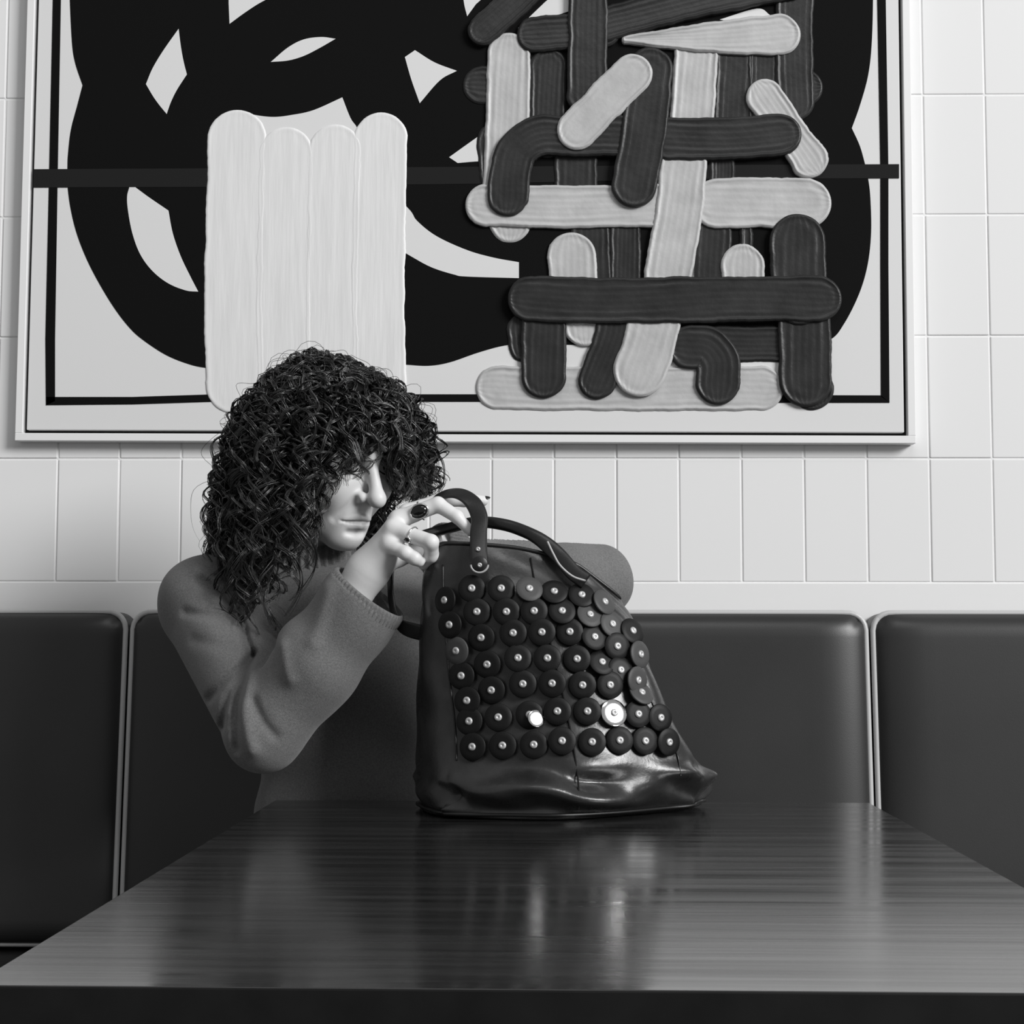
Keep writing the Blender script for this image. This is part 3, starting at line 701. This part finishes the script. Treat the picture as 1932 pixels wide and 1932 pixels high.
def rib_ring(name, C0, axis, r0, r1, length, nrib, amp, flare=0.0, n=200, inward=.003):
    ref = np.cross(axis, np.array([0, 0, 1.0])); ref /= np.linalg.norm(ref); r2 = np.cross(axis, ref)
    th = np.linspace(0, 2*np.pi, n*2, endpoint=False)
    rows = [(0.0, r0-.0010), (.15, r0+.0008), (.5, (r0+r1)/2+.0010), (.88, r1+.0008), (1.0, r1-.0006), (1.0, r1-inward), (.5, (r0+r1)/2-inward), (0, r0-inward)]
    Vr = []
    for k, (s, r) in enumerate(rows):
        rr = r + (amp*np.sin(th*nrib) if 0 < k < 4 else 0)
        Vr.append(C0+axis*(s*length)+np.cos(th)[:, None]*ref*np.broadcast_to(rr, th.shape)[:, None]+np.sin(th)[:, None]*r2*np.broadcast_to(rr, th.shape)[:, None])
    return mesh_np(name, np.array(Vr).reshape(-1, 3), grid_faces(len(rows), len(th), False, True)[:, ::-1])
ppart('cuff', rib_ring('cuff', CUFF_R-axR*.014, axR, .0520, .0512, .020, 52, .0011), M['knit'], sweater)
ppart('cuff', rib_ring('cuff', CUFF_L-axL*.010, axL, .0385, .0350, .028, 44, .0012), M['knit'], sweater)
nax = HW(0, -.026, -.085)-NECK; nl = np.linalg.norm(nax); nax /= nl
ppart('collar', rib_ring('collar', NECK-nax*.045, nax, .090, .0700, .125, 40, .0026), M['knit'], sweater)
for o in sweater.children: o.matrix_parent_inverse = Matrix.Identity(4)
# trousers and shoes, hidden under the table
Vt, Ft = surface_net(lambda P: np.maximum(np.maximum(smin(sd_legs(P, .006), ellip(P, PEL+np.array([0, 0, -.01]), (.170, .120, .100), TR), .03), .10-P[:, 2]), P[:, 2]-(SEAT_Z+.19)), np.array([PEL[0]-.3, 1.74, .06]), np.array([PEL[0]+.32, 2.45, SEAT_Z+.25]), .012)
ppart('trousers', mesh_np('trousers', Vt, Ft), M['trouser'])
for k in (0, 1):
    an = AN[k]
    Vt, Ft = surface_net(lambda P: np.maximum(smin(cone(P, (an[0], an[1]+.02, .045), (an[0], an[1]-.13, .032), .042, .034), cone(P, (an[0], an[1]+.02, .045), (an[0], an[1], .11), .042, .046), .02), .004-P[:, 2]), an-np.array([.09, .22, .09]), an+np.array([.09, .11, .07]), .008)
    ppart('shoe', mesh_np('shoe', Vt, Ft), M['shoe'])
# rings on the right hand
def finger_ring(label, a, b, t, r, stone, up, tube=.0012):
    c = a*(1-t)+b*t; T = (b-a)/np.linalg.norm(b-a); up = np.asarray(up, float); up = up-T*(up@T); up /= np.linalg.norm(up); sd = np.cross(T, up)
    e = empty('finger_ring', tuple(c)); tag(e, label, 'ring', 'rings on the right hand')
    th = np.linspace(0, 2*np.pi, 40, endpoint=False)
    C = (np.cos(th)[:, None]*up+np.sin(th)[:, None]*sd)*r
    link('band', sweep('band', C, tube*1.4, tube, ref=T, nseg=8, closed=True), M['silver'], e)
    if stone:
        u, v = np.meshgrid(np.linspace(0, np.pi, 13), np.linspace(0, 2*np.pi, 32, endpoint=False), indexing='ij')
        lx, ly, lz = stone
        cc = up*(r+.001)
        S = cc + (np.sin(u)*np.cos(v)*lx)[..., None]*T + (np.sin(u)*np.sin(v)*ly)[..., None]*sd + (np.cos(u)*lz)[..., None]*up
        link('stone', mesh_np('stone', S.reshape(-1, 3), grid_faces(13, 32, False, True)), M['onyx'], e)
        B = cc + (np.cos(th)*(lx+.0008))[:, None]*T + (np.sin(th)*(ly+.0008))[:, None]*sd
        link('bezel', sweep('bezel', B, .0012, .0018, ref=up, nseg=8, closed=True), M['silver'], e)
cm = camv(R_F['middle'][0])
finger_ring('silver ring with large black oval stone on middle finger', R_F['middle'][0], R_F['middle'][1], .57, .0108, (.0105, .0078, .0048), cm+np.array([.1, 0, .05]))
finger_ring('thin silver ring with small dark stone on ring finger', R_F['ring'][0], R_F['ring'][1], .52, .0106, (.0035, .0030, .0025), cm+np.array([-.35, 0, -.55]), .0010)

# ------------------------------------------------------------------ the handbag
from mathutils.bvhtree import BVHTree
BZ = TZ+0.0015
def bz(px, py): return atz(px, py, BZ)
def bY(px, Y):                                        # on the table at distance Y
    p = at(px, 1500, Y); p[2] = BZ; return p
LV = [
 [bz(850, 1541), bz(1060, 1546), bz(1270, 1530), bY(1318, 1.985)+np.array([0, 0, .004]), bY(1298, 2.030), bY(1050, 2.040), bY(818, 2.030), bY(797, 1.965)],
 [at(850, 1495, 1.880), at(1070, 1495, 1.850), at(1292, 1480, 1.930), at(1337, 1464, 1.975), at(1312, 1470, 2.030), at(1050, 1470, 2.040), at(812, 1470, 2.030), at(789, 1480, 1.965)],
 [at(858, 1440, 1.895), at(1080, 1435, 1.868), at(1284, 1430, 1.925), at(1304, 1425, 1.975), at(1285, 1430, 2.020), at(1050, 1430, 2.030), at(815, 1430, 2.020), at(790, 1440, 1.960)],
 [at(862, 1350, 1.905), at(1070, 1340, 1.885), at(1242, 1340, 1.920), at(1258, 1345, 1.965), at(1230, 1345, 2.010), at(1050, 1340, 2.025), at(815, 1345, 2.015), at(791, 1345, 1.960)],
 [at(850, 1245, 1.915), at(1045, 1235, 1.895), at(1200, 1240, 1.925), at(1220, 1245, 1.965), at(1200, 1250, 2.005), at(1040, 1250, 2.020), at(818, 1245, 2.010), at(791, 1245, 1.960)],
 [at(842, 1150, 1.920), at(1020, 1140, 1.905), at(1168, 1165, 1.930), at(1202, 1190, 1.965), at(1182, 1190, 2.000), at(1030, 1160, 2.015), at(820, 1150, 2.005), at(796, 1150, 1.962)],
 [at(838, 1080, 1.928), at(1000, 1085, 1.918), at(1128, 1115, 1.940), at(1182, 1150, 1.965), at(1152, 1150, 1.995), at(1010, 1110, 2.005), at(822, 1085, 2.000), at(801, 1085, 1.962)],
 [at(840, 1026, 1.935), at(985, 1036, 1.935), at(1095, 1070, 1.945), at(1166, 1128, 1.965), at(1130, 1120, 1.988), at(985, 1078, 1.992), at(828, 1062, 1.990), at(812, 1046, 1.962)]]
LV = np.array(LV)
def closed_spline(P, n):
    Q = np.vstack([P, P[:4]]); m = len(P)
    t = np.linspace(0, m, n, endpoint=False); i = t.astype(int); u = (t-i)[:, None]
    a, b, c, d = P[(i-1) % m], P[i % m], P[(i+1) % m], P[(i+2) % m]
    tn = 0.42                                         # tighter corners than a round loop
    return b*(2*u**3-3*u**2+1)+c*(-2*u**3+3*u**2)+tn*(c-a)*(u**3-2*u**2+u)+tn*(d-b)*(u**3-u**2)
NA, NR = 168, 90
cols = np.stack([spline(LV[:, k], NR) for k in range(8)], 1)        # NR x 8 x 3
G = np.stack([closed_spline(cols[r], NA) for r in range(NR)])       # NR x NA x 3
cen = G.mean(1, keepdims=True)
nrm = G-cen; nrm[..., 2] = 0; nrm /= np.linalg.norm(nrm, axis=-1, keepdims=True)
tt = np.linspace(0, 1, NR)[:, None]; aa = np.linspace(0, 2*np.pi, NA, endpoint=False)[None]
bot = np.exp(-((tt-.10)/.10)**2)
hump = np.clip(tt/.05, 0, 1)*np.clip((.30-tt)/.12, 0, 1)
fold = .0060*np.sin(aa*4+tt*30+1.0)+.0045*np.sin(aa*7-tt*22+2.2)+.0025*np.sin(aa*11+tt*40)
fold *= np.clip(np.sin(aa*.5)*0+1, 0, 1)*(.35+.65*(aa < 2*np.pi*.30))      # mostly on the front panel
tip = .009*np.exp(-((aa-2*np.pi*2.86/8)/.16)**2)*np.exp(-((tt-.150)/.05)**2)
disp = 1.25*hump*fold + tip + .0020*np.sin(aa*6+tt*19)*np.sin(tt*13+1)*(1-hump)
disp *= np.clip(tt/.02, 0, 1)
G = G+nrm*disp[..., None]
GI = []                                              # inside of the bag
for s_, r_ in ((.985, NR-1), (.95, NR-2), (.93, NR-12), (.90, NR-34)):
    c0 = G[r_].mean(0); GI.append(c0+(G[r_]-c0)*np.array([s_, s_, 1]))
Vb = np.vstack([G.reshape(-1, 3)]+GI); nrow = NR+len(GI)
Fb = [tuple(q) for q in grid_faces(nrow, NA, False, True)]
Fb.append(tuple(range(NA))[::-1]); Fb.append(tuple((nrow-1)*NA+np.arange(NA)))
bag = empty('handbag', (float(cen[0, 0, 0]), float(cen[0, 0, 1]), BZ))
tag(bag, 'slouchy black leather tote bag covered in riveted leather discs, standing on the table', 'bag')
bpy.context.view_layer.update(); binv = bag.matrix_world.inverted()
def bpart(name, me, m, par=None):
    o = link(name, me, m, par or bag); o.matrix_parent_inverse = binv if par is None else Matrix.Identity(4)
    return o
me = bpy.data.meshes.new('leather_body'); me.from_pydata([tuple(v) for v in Vb], [], [tuple(int(i) for i in f) for f in Fb]); me.update()
bm = bmesh.new(); bm.from_mesh(me); bmesh.ops.recalc_face_normals(bm, faces=bm.faces); bm.to_mesh(me); bm.free()
me.polygons.foreach_set('use_smooth', np.ones(len(me.polygons), dtype=bool))
bpart('leather_body', me, M['leather'])
bvh = BVHTree.FromPolygons([Vector(v) for v in Vb], [tuple(int(i) for i in f) for f in Fb[:(NR-1)*NA]])
def hit(px, py):
    d = ray(px, py); d = d/np.linalg.norm(d)
    loc, n, i, dist = bvh.ray_cast(Vector(CAM), Vector(d))
    if loc is None:
        loc, n, i, dist = bvh.find_nearest(Vector(CAM+d*1.97))
    n = np.array(n); loc = np.array(loc)
    if n@d > 0: n = -n
    return loc, n
def on_bag(lst, lift=.0012, n=40):
    out = []
    for q in spline(np.array(lst, float), n):
        l, nn = hit(*q); out.append(l+nn*lift)
    out = np.array(out); k = np.ones(5)/5
    sm = np.stack([np.convolve(np.r_[out[:1, i], out[:1, i], out[:, i], out[-1:, i], out[-1:, i]], k, 'valid') for i in range(3)], 1)
    return sm
bpart('centre_seam', sweep('centre_seam', on_bag([(1000, 1050), (1008, 1095), (1030, 1180), (1060, 1300), (1080, 1400), (1090, 1470), (1092, 1530)], .0012), .0011, .0010, nseg=6), M['lining'])
bpart('side_seam', sweep('side_seam', on_bag([(836, 1060), (838, 1150), (846, 1260), (858, 1360), (862, 1440)], .0006), .0011, .0010, nseg=6), M['strap'])
bpart('side_seam', sweep('side_seam', on_bag([(1190, 1200), (1216, 1290), (1250, 1370), (1276, 1420), (1284, 1465)], .0006), .0011, .0010, nseg=6), M['strap'])
bpart('base_welt', sweep('base_welt', G[2]+nrm[2]*.002, .0022, .0022, ref=(0, 0, 1), nseg=8, closed=True), M['strap'])
bpart('rim_welt', sweep('rim_welt', G[NR-1]+np.array([0, 0, .0005]), .0022, .0026, ref=(0, 0, 1), nseg=8, closed=True), M['strap'])
# folded corner tab at the lower right
C = np.array([at(1290, 1468, 1.935), at(1300, 1470, 1.94), at(1318, 1464, 1.955), at(1334, 1458, 1.972)])
bpart('corner_piping', sweep('corner_piping', spline(C, 14), .0014, .0014, nseg=6), M['rivet'])

# discs with rivets
def lathe(prof, n=28):
    th = np.linspace(0, 2*np.pi, n, endpoint=False); Vv = []
    for r, z in prof: Vv.append(np.stack([r*np.cos(th), r*np.sin(th), np.full(n, z)], 1))
    return np.array(Vv).reshape(-1, 3), grid_faces(len(prof), n, False, True)
RD = .0165
Vd, Fd = lathe([(.00005, 0), (RD-.0006, 0), (RD, .0006), (RD, .0021), (RD-.0006, .0027), (RD*.6, .0030), (.00005, .0031)], 30)
def disc_mesh(m):
    me = mesh_np('disc', Vd, Fd); me.materials.append(m); return me
DM = {k: disc_mesh(M[k]) for k in ('disc', 'disc_sheen', 'disc_glint')}
Vr_, Fr_ = lathe([(.0046, .0), (.0046, .0012), (.0040, .0020), (.0026, .0026), (.0014, .0024), (.0010, .0018), (.00003, .0017)], 18)
RV = mesh_np('rivet', Vr_, Fr_); RV.materials.append(M['rivet'])
def z4(x, y): return 760+x/3.22, 1080+y/3.22
rd = random.Random(5)
def half(p):
    a = camv(p); b = WIN+np.array([0, 0, 1.0])-p; b = b/np.linalg.norm(b); h_ = a+b; return h_/np.linalg.norm(h_)
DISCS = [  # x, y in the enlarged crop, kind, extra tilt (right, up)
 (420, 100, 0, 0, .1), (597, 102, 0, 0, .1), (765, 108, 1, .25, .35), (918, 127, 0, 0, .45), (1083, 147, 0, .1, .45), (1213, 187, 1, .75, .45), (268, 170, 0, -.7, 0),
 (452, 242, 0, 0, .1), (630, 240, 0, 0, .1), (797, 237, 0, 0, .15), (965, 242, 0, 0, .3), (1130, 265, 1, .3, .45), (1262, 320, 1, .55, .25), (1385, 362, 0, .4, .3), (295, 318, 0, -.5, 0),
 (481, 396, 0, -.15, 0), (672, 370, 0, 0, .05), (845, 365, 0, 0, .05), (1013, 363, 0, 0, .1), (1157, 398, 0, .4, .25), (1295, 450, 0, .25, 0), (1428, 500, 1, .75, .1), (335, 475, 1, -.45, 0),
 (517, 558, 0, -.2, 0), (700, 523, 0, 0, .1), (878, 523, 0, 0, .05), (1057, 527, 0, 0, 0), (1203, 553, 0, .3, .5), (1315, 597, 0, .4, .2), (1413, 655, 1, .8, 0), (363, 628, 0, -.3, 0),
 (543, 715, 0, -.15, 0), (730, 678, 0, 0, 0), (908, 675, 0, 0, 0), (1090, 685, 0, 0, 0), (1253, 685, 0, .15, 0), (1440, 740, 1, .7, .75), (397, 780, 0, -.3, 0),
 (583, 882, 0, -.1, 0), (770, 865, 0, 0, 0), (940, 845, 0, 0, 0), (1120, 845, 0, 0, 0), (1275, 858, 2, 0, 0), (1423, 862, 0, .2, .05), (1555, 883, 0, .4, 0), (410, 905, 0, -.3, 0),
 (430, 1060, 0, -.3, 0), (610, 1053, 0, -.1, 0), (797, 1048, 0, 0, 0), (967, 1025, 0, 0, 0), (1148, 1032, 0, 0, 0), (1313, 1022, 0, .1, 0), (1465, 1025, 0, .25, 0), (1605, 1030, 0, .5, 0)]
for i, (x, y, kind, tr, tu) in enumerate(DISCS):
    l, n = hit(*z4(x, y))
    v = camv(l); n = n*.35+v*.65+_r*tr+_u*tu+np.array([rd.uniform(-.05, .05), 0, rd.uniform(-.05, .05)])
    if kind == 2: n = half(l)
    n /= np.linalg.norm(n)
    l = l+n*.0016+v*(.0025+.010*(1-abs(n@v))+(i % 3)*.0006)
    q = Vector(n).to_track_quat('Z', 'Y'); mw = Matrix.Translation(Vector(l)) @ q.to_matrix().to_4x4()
    o = link('disc', DM[['disc', 'disc_sheen', 'disc_glint'][kind]], None, bag)
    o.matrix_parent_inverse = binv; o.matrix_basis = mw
    if kind: o['label'] = ['', 'black leather disc with its sheen painted in as grey', 'leather disc given a mirror finish for a window glint'][kind]
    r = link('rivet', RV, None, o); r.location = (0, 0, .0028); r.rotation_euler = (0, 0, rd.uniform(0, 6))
    if i == 39:                                       # mirror plate added to stand in for the glint on one disc
        r['label'] = 'steel rivet'
        h_ = half(l); c = np.array(l)+v*.006+_r*.0075-_u*.0045
        pl = link('added_glint_plate', DM['disc_glint'], None, o); pl.scale = (.62, .62, .5)
        mwo = mw.inverted() @ (Matrix.Translation(Vector(c)) @ Vector(h_).to_track_quat('Z', 'Y').to_matrix().to_4x4() @ Matrix.Diagonal((.62, .62, .5, 1)))
        pl.matrix_basis = mwo
        pl['label'] = 'small mirror plate added as a glint'

# handles
def path(lst, n): return spline(np.array([at(*q) for q in lst]), n)
A_ = path([(905, 1074, 1.902), (903, 1040, 1.912), (903, 1004, 1.926), (904, 974, 1.938), (890, 946, 1.950), (864, 931, 1.960), (832, 935, 1.970), (800, 953, 1.990), (772, 972, 2.004), (748, 1002, 2.012), (738, 1060, 2.006), (738, 1130, 1.992), (754, 1178, 1.982), (800, 1196, 1.972)], 90)
s_ = np.linspace(0, 1, 90)[:, None]
w1 = np.clip((s_-.10)/.22, 0, 1); w2 = np.clip((s_-.62)/.2, 0, 1)
refA = np.array([0, -1., 0])*(1-w1)+np.array([-.25, -.55, .8])*w1*(1-w2)+np.array([-.9, -.35, 0])*w2
hA = bpart('handle_strap', sweep('handle_strap', A_, .0104, .0017, ref=refA, nseg=12, power=4), M['strap'])
B_ = path([(1106, 1097, 1.918), (1082, 1080, 1.920), (1052, 1046, 1.926), (1016, 1016, 1.938), (975, 997, 1.950), (940, 988, 1.956), (905, 985, 1.965), (875, 989, 1.972), (845, 997, 1.974), (812, 1006, 1.968), (785, 1014, 1.966)], 60)
sb = np.linspace(0, 1, 60)
hB = bpart('handle', sweep('handle', B_, np.interp(sb, [0, .24, .34, 1], [.0100, .0098, .0078, .0062]), np.interp(sb, [0, .24, .34, 1], [.0020, .0026, .0062, .0060]), ref=(0, -1, .2), nseg=14, power=2.4), M['strap'])
edge = path([(1033, 1022, 1.924), (1044, 1045, 1.916), (1057, 1067, 1.912), (1080, 1087, 1.911), (1105, 1096, 1.912)], 24)
bpart('pale_edge', sweep('pale_edge', edge, .0013, .0013, nseg=6), M['stitch'], hB)
th = np.linspace(math.pi, 2*math.pi, 24)
cA = at(904.5, 1065, 1.900)
bpart('pale_edge', sweep('pale_edge', np.array([cA+_r*.0102*math.cos(t)+_u*.0095*math.sin(t)+np.array([0, .0005, 0]) for t in th]), .0014, .0014, nseg=6), M['stitch'], hA)
Vt_, Ft_ = lathe([(.0102, 0), (.0102, .0030), (.0095, .0036), (.00003, .0036)], 28)
tab = bpart('strap_tab', mesh_np('strap_tab', Vt_, Ft_), M['strap'], hA)
tab.matrix_basis = Matrix.Translation(Vector(at(904.5, 1065, 1.9035))) @ Vector(camv(cA)).to_track_quat('Z', 'Y').to_matrix().to_4x4()
for px_, py_ in ((905, 1066), (902, 1036)):
    o = link('rivet', RV, None, hA); p_ = at(px_, py_, 1.9005 if py_ > 1050 else 1.9095); o.matrix_parent_inverse = Matrix.Identity(4)
    o.matrix_basis = Matrix.Translation(Vector(p_)) @ Vector(camv(p_)).to_track_quat('Z', 'Y').to_matrix().to_4x4() @ Matrix.Scale(.62, 4)

# ------------------------------------------------------------------ curly hair
rg = np.random.default_rng(21)
def sd_hairbase(P):
    Q = HL(P)
    d = ellip(Q, (0, -0.018, 0.037), (.086, .102, .090))
    d = smin(d, ellip(Q, (0, -.055, -.045), (.080, .050, .085)), .03)
    face = ellip(Q, (0, .095, -.055), (.062, .095, .112))
    return smax(d, -face, .015)
Vh, Fh_ = surface_net(sd_hairbase, HO-np.array([.16, .16, .19]), HO+np.array([.16, .16, .16]), .005)
ppart('hair_underlayer', mesh_np('hair_underlayer', Vh, Fh_), M['hair_base'])
NL = 1560; NS = 5; NP = 48
NF = 2300; kf = np.arange(NF)+.5; zf = 1-2*kf/NF; af = kf*2.399963
cand = np.stack([np.sqrt(1-zf**2)*np.cos(af), np.sqrt(1-zf**2)*np.sin(af), zf], 1)+rg.normal(0, .02, (NF, 3)); cand /= np.linalg.norm(cand, axis=1, keepdims=True)
cand = cand[rg.permutation(NF)]
rc = np.array([0, -.012, .034]); rr = np.array([.077, .097, .085])
roots = rc+cand*rr
ok = (roots[:, 2] > np.where(roots[:, 1] > .055, .072, np.where(roots[:, 1] > .0, .018, -.070)))
roots = roots[ok]; cand = cand[ok]
extra = np.where((roots[:, 1] > .035) | (roots[:, 2] > .100))[0]; extra = np.r_[extra, extra[roots[extra, 2] > .108]]
cand = np.vstack([cand[extra]+rg.normal(0, .05, (len(extra), 3)), cand]); cand /= np.linalg.norm(cand, axis=1, keepdims=True); roots = rc+cand*rr
nl_ = cand/rr; nl_ /= np.linalg.norm(nl_, axis=1, keepdims=True)
RW = HO+roots@HR.T; NWd = nl_@HR.T
front = np.clip((roots[:, 1]-.030)/.04, 0, 1)
t = np.linspace(0, 1, NP)
def build_locks(RW, NWd, front, top_spread):
    n = len(RW)
    Hd = NWd.copy(); Hd[:, 2] = 0
    rnd = rg.normal(size=(n, 3)); rnd[:, 2] = 0
    Hd = Hd*1.0+rnd*(.30+1.1*np.clip(NWd[:, 2:3]-.7, 0, 1)/.3); Hd /= np.linalg.norm(Hd, axis=1, keepdims=True)+1e-9
    L = rg.uniform(.16, .265, n)*(1-front)+rg.uniform(.034, .064, n)*front
    up = np.clip(NWd[:, 2], 0, 1)
    o1 = rg.uniform(.016, .032, n)*(1-.5*front)*(1-.6*up); o2 = rg.uniform(.020, .060, n)*(1-.6*front)*(1-.25*up) + .05*up*(1-front)*rg.uniform(.5, 1.2, n)
    C = RW[:, None]+NWd[:, None]*(o1[:, None]*(1-np.exp(-5*t)))[..., None]+Hd[:, None]*(o2[:, None]*(1-np.exp(-2.6*t)))[..., None]
    C[..., 2] -= L[:, None]*(.25*t+.75*t**1.7)
    # keep off the head
    Q = (C-HO)@HR; c = np.array([0, -.016, .030]); r = np.array([.088, .106, .096])
    k = np.linalg.norm((Q-c)/r, axis=-1); f = np.where(k < 1, 1/np.maximum(k, .2), 1)
    keep = (Q[..., 2] > -.03)
    Q = np.where((keep & (k < 1))[..., None], c+(Q-c)*f[..., None], Q); C = HO+Q@HR.T
    return C, L
C, L = build_locks(RW, NWd, front, 0)
# leave the face open: drop locks that would hang over it
px_, py_ = pix(C.reshape(-1, 3)); px_ = px_.reshape(C.shape[:2]); py_ = py_.reshape(C.shape[:2])
FACE = [(668, 905), (700, 872), (722, 868), (742, 900), (740, 960), (742, 1075), (650, 1075), (600, 1050), (588, 1010), (598, 955), (640, 925)]
def inside(x, y, poly):
    r = np.zeros(x.shape, bool); j = len(poly)-1
    for i in range(len(poly)):
        xi, yi = poly[i]; xj, yj = poly[j]
        r ^= ((yi > y) != (yj > y)) & (x < (xj-xi)*(y-yi)/(yj-yi+1e-9)+xi); j = i
    return r
Qc = (C-HO)@HR
infront = (C[..., 1] < HO[1]+.02)
bad = (inside(px_, py_, FACE) & infront).sum(1) > 1
# and keep clear of the hand and bag (nothing hangs lower than the chest)
for _ in range(4):                                   # far-side locks stay above the raised hand
    low = ((px_ > 728) & (py_ > 945)).sum(1) > 0
    C[low, :, 2] = C[low, :1, 2]+(C[low, :, 2]-C[low, :1, 2])*.78
    px_, py_ = pix(C.reshape(-1, 3)); px_ = px_.reshape(C.shape[:2]); py_ = py_.reshape(C.shape[:2])
bad |= ((px_ > 728) & (py_ > 955)).sum(1) > 2
C = C[~bad][:NL]; L = L[~bad][:NL]; n = len(C)
def curl(C, L, rad, pitch, ns, bundle, r0, name_tone):
    n = len(C)
    wv = sum(rg.normal(0, .0045/k, (n, 1, 3))*np.sin(np.pi*k*t[None, :, None]*1.3+rg.uniform(0, 6, (n, 1, 1))) for k in (1, 2, 3))
    C = C+wv*np.clip(t*2, 0, 1)[None, :, None]
    T = np.gradient(C, axis=1); T /= np.linalg.norm(T, axis=-1, keepdims=True)+1e-9
    ref = rg.normal(size=(n, 1, 3)); N = np.cross(T, ref); N /= np.linalg.norm(N, axis=-1, keepdims=True)+1e-9; B = np.cross(T, N)
    ln = np.linalg.norm(np.diff(C, axis=1), axis=-1).sum(1)
    turns = ln/pitch*rg.uniform(.55, 1.3, n); ph = rg.uniform(0, 2*np.pi, n); sgn = rg.choice([-1, 1], n)
    Rr = rg.uniform(.55, 1.4, n)*rad
    ang = sgn[:, None, None]*(2*np.pi*turns[:, None, None]*t[None, None]**1.0)+ph[:, None, None]+(rg.uniform(.4, 1.2, (n, 1, 1))*np.sin(2*np.pi*t*rg.uniform(.8, 2.2, (n, 1, 1))+rg.uniform(0, 6, (n, 1, 1))))+rg.normal(0, .13, (n, ns, 1))
    amp = Rr[:, None, None]*np.clip(t*3.2, 0, 1)[None, None]*(1+rg.normal(0, .06, (n, ns, 1)))
    bo = rg.normal(0, bundle, (n, ns, 2, 1))*(1.0-.35*np.sin(t*np.pi))
    S = C[:, None]+N[:, None]*(amp*np.cos(ang)+bo[:, :, 0])[..., None]+B[:, None]*(amp*np.sin(ang)+bo[:, :, 1])[..., None]
    S = S.reshape(-1, NP, 3)
    tone = np.repeat(rg.lognormal(0, .75, n), ns)*rg.lognormal(0, .25, n*ns)
    return S, tone
S, tone = curl(C, L, .0115, .047, NS, .0012, .0007, 0)
# stray frizz that breaks the outline
pick = rg.choice(n, 260); S2, tone2 = curl(C[pick]+(C[pick]-HO)*rg.uniform(.02, .12, (260, 1, 1)), L[pick], .0125, .050, 1, .002, .0003, 0)
def strands(S, r):
    m, k, _ = S.shape
    T = np.gradient(S, axis=1); T /= np.linalg.norm(T, axis=-1, keepdims=True)+1e-9
    N = np.cross(T, np.array([.31, .77, .55])); N /= np.linalg.norm(N, axis=-1, keepdims=True)+1e-9; B = np.cross(T, N)
    tp = np.interp(np.linspace(0, 1, k), [0, .8, 1], [1, .9, .25])*r
    ring = [S+tp[None, :, None]*(N*math.cos(a)+B*math.sin(a)) for a in (0, 2.094, 4.189)]
    Vv = np.stack(ring, 2).reshape(-1, 3)
    f = grid_faces(k, 3, False, True)
    return Vv, (f[None]+(np.arange(m)*k*3)[:, None, None]).reshape(-1, 4)
V1, F1 = strands(S, .00075); V2, F2 = strands(S2, .00035)
me = mesh_np('hair', np.vstack([V1, V2]), np.vstack([F1, F2+len(V1)]))
add_attr(me, 'tone', np.r_[np.repeat(tone, NP*3), np.repeat(tone2, NP*3)])
hair = ppart('hair', me, M['hair']); hair['kind'] = 'stuff'
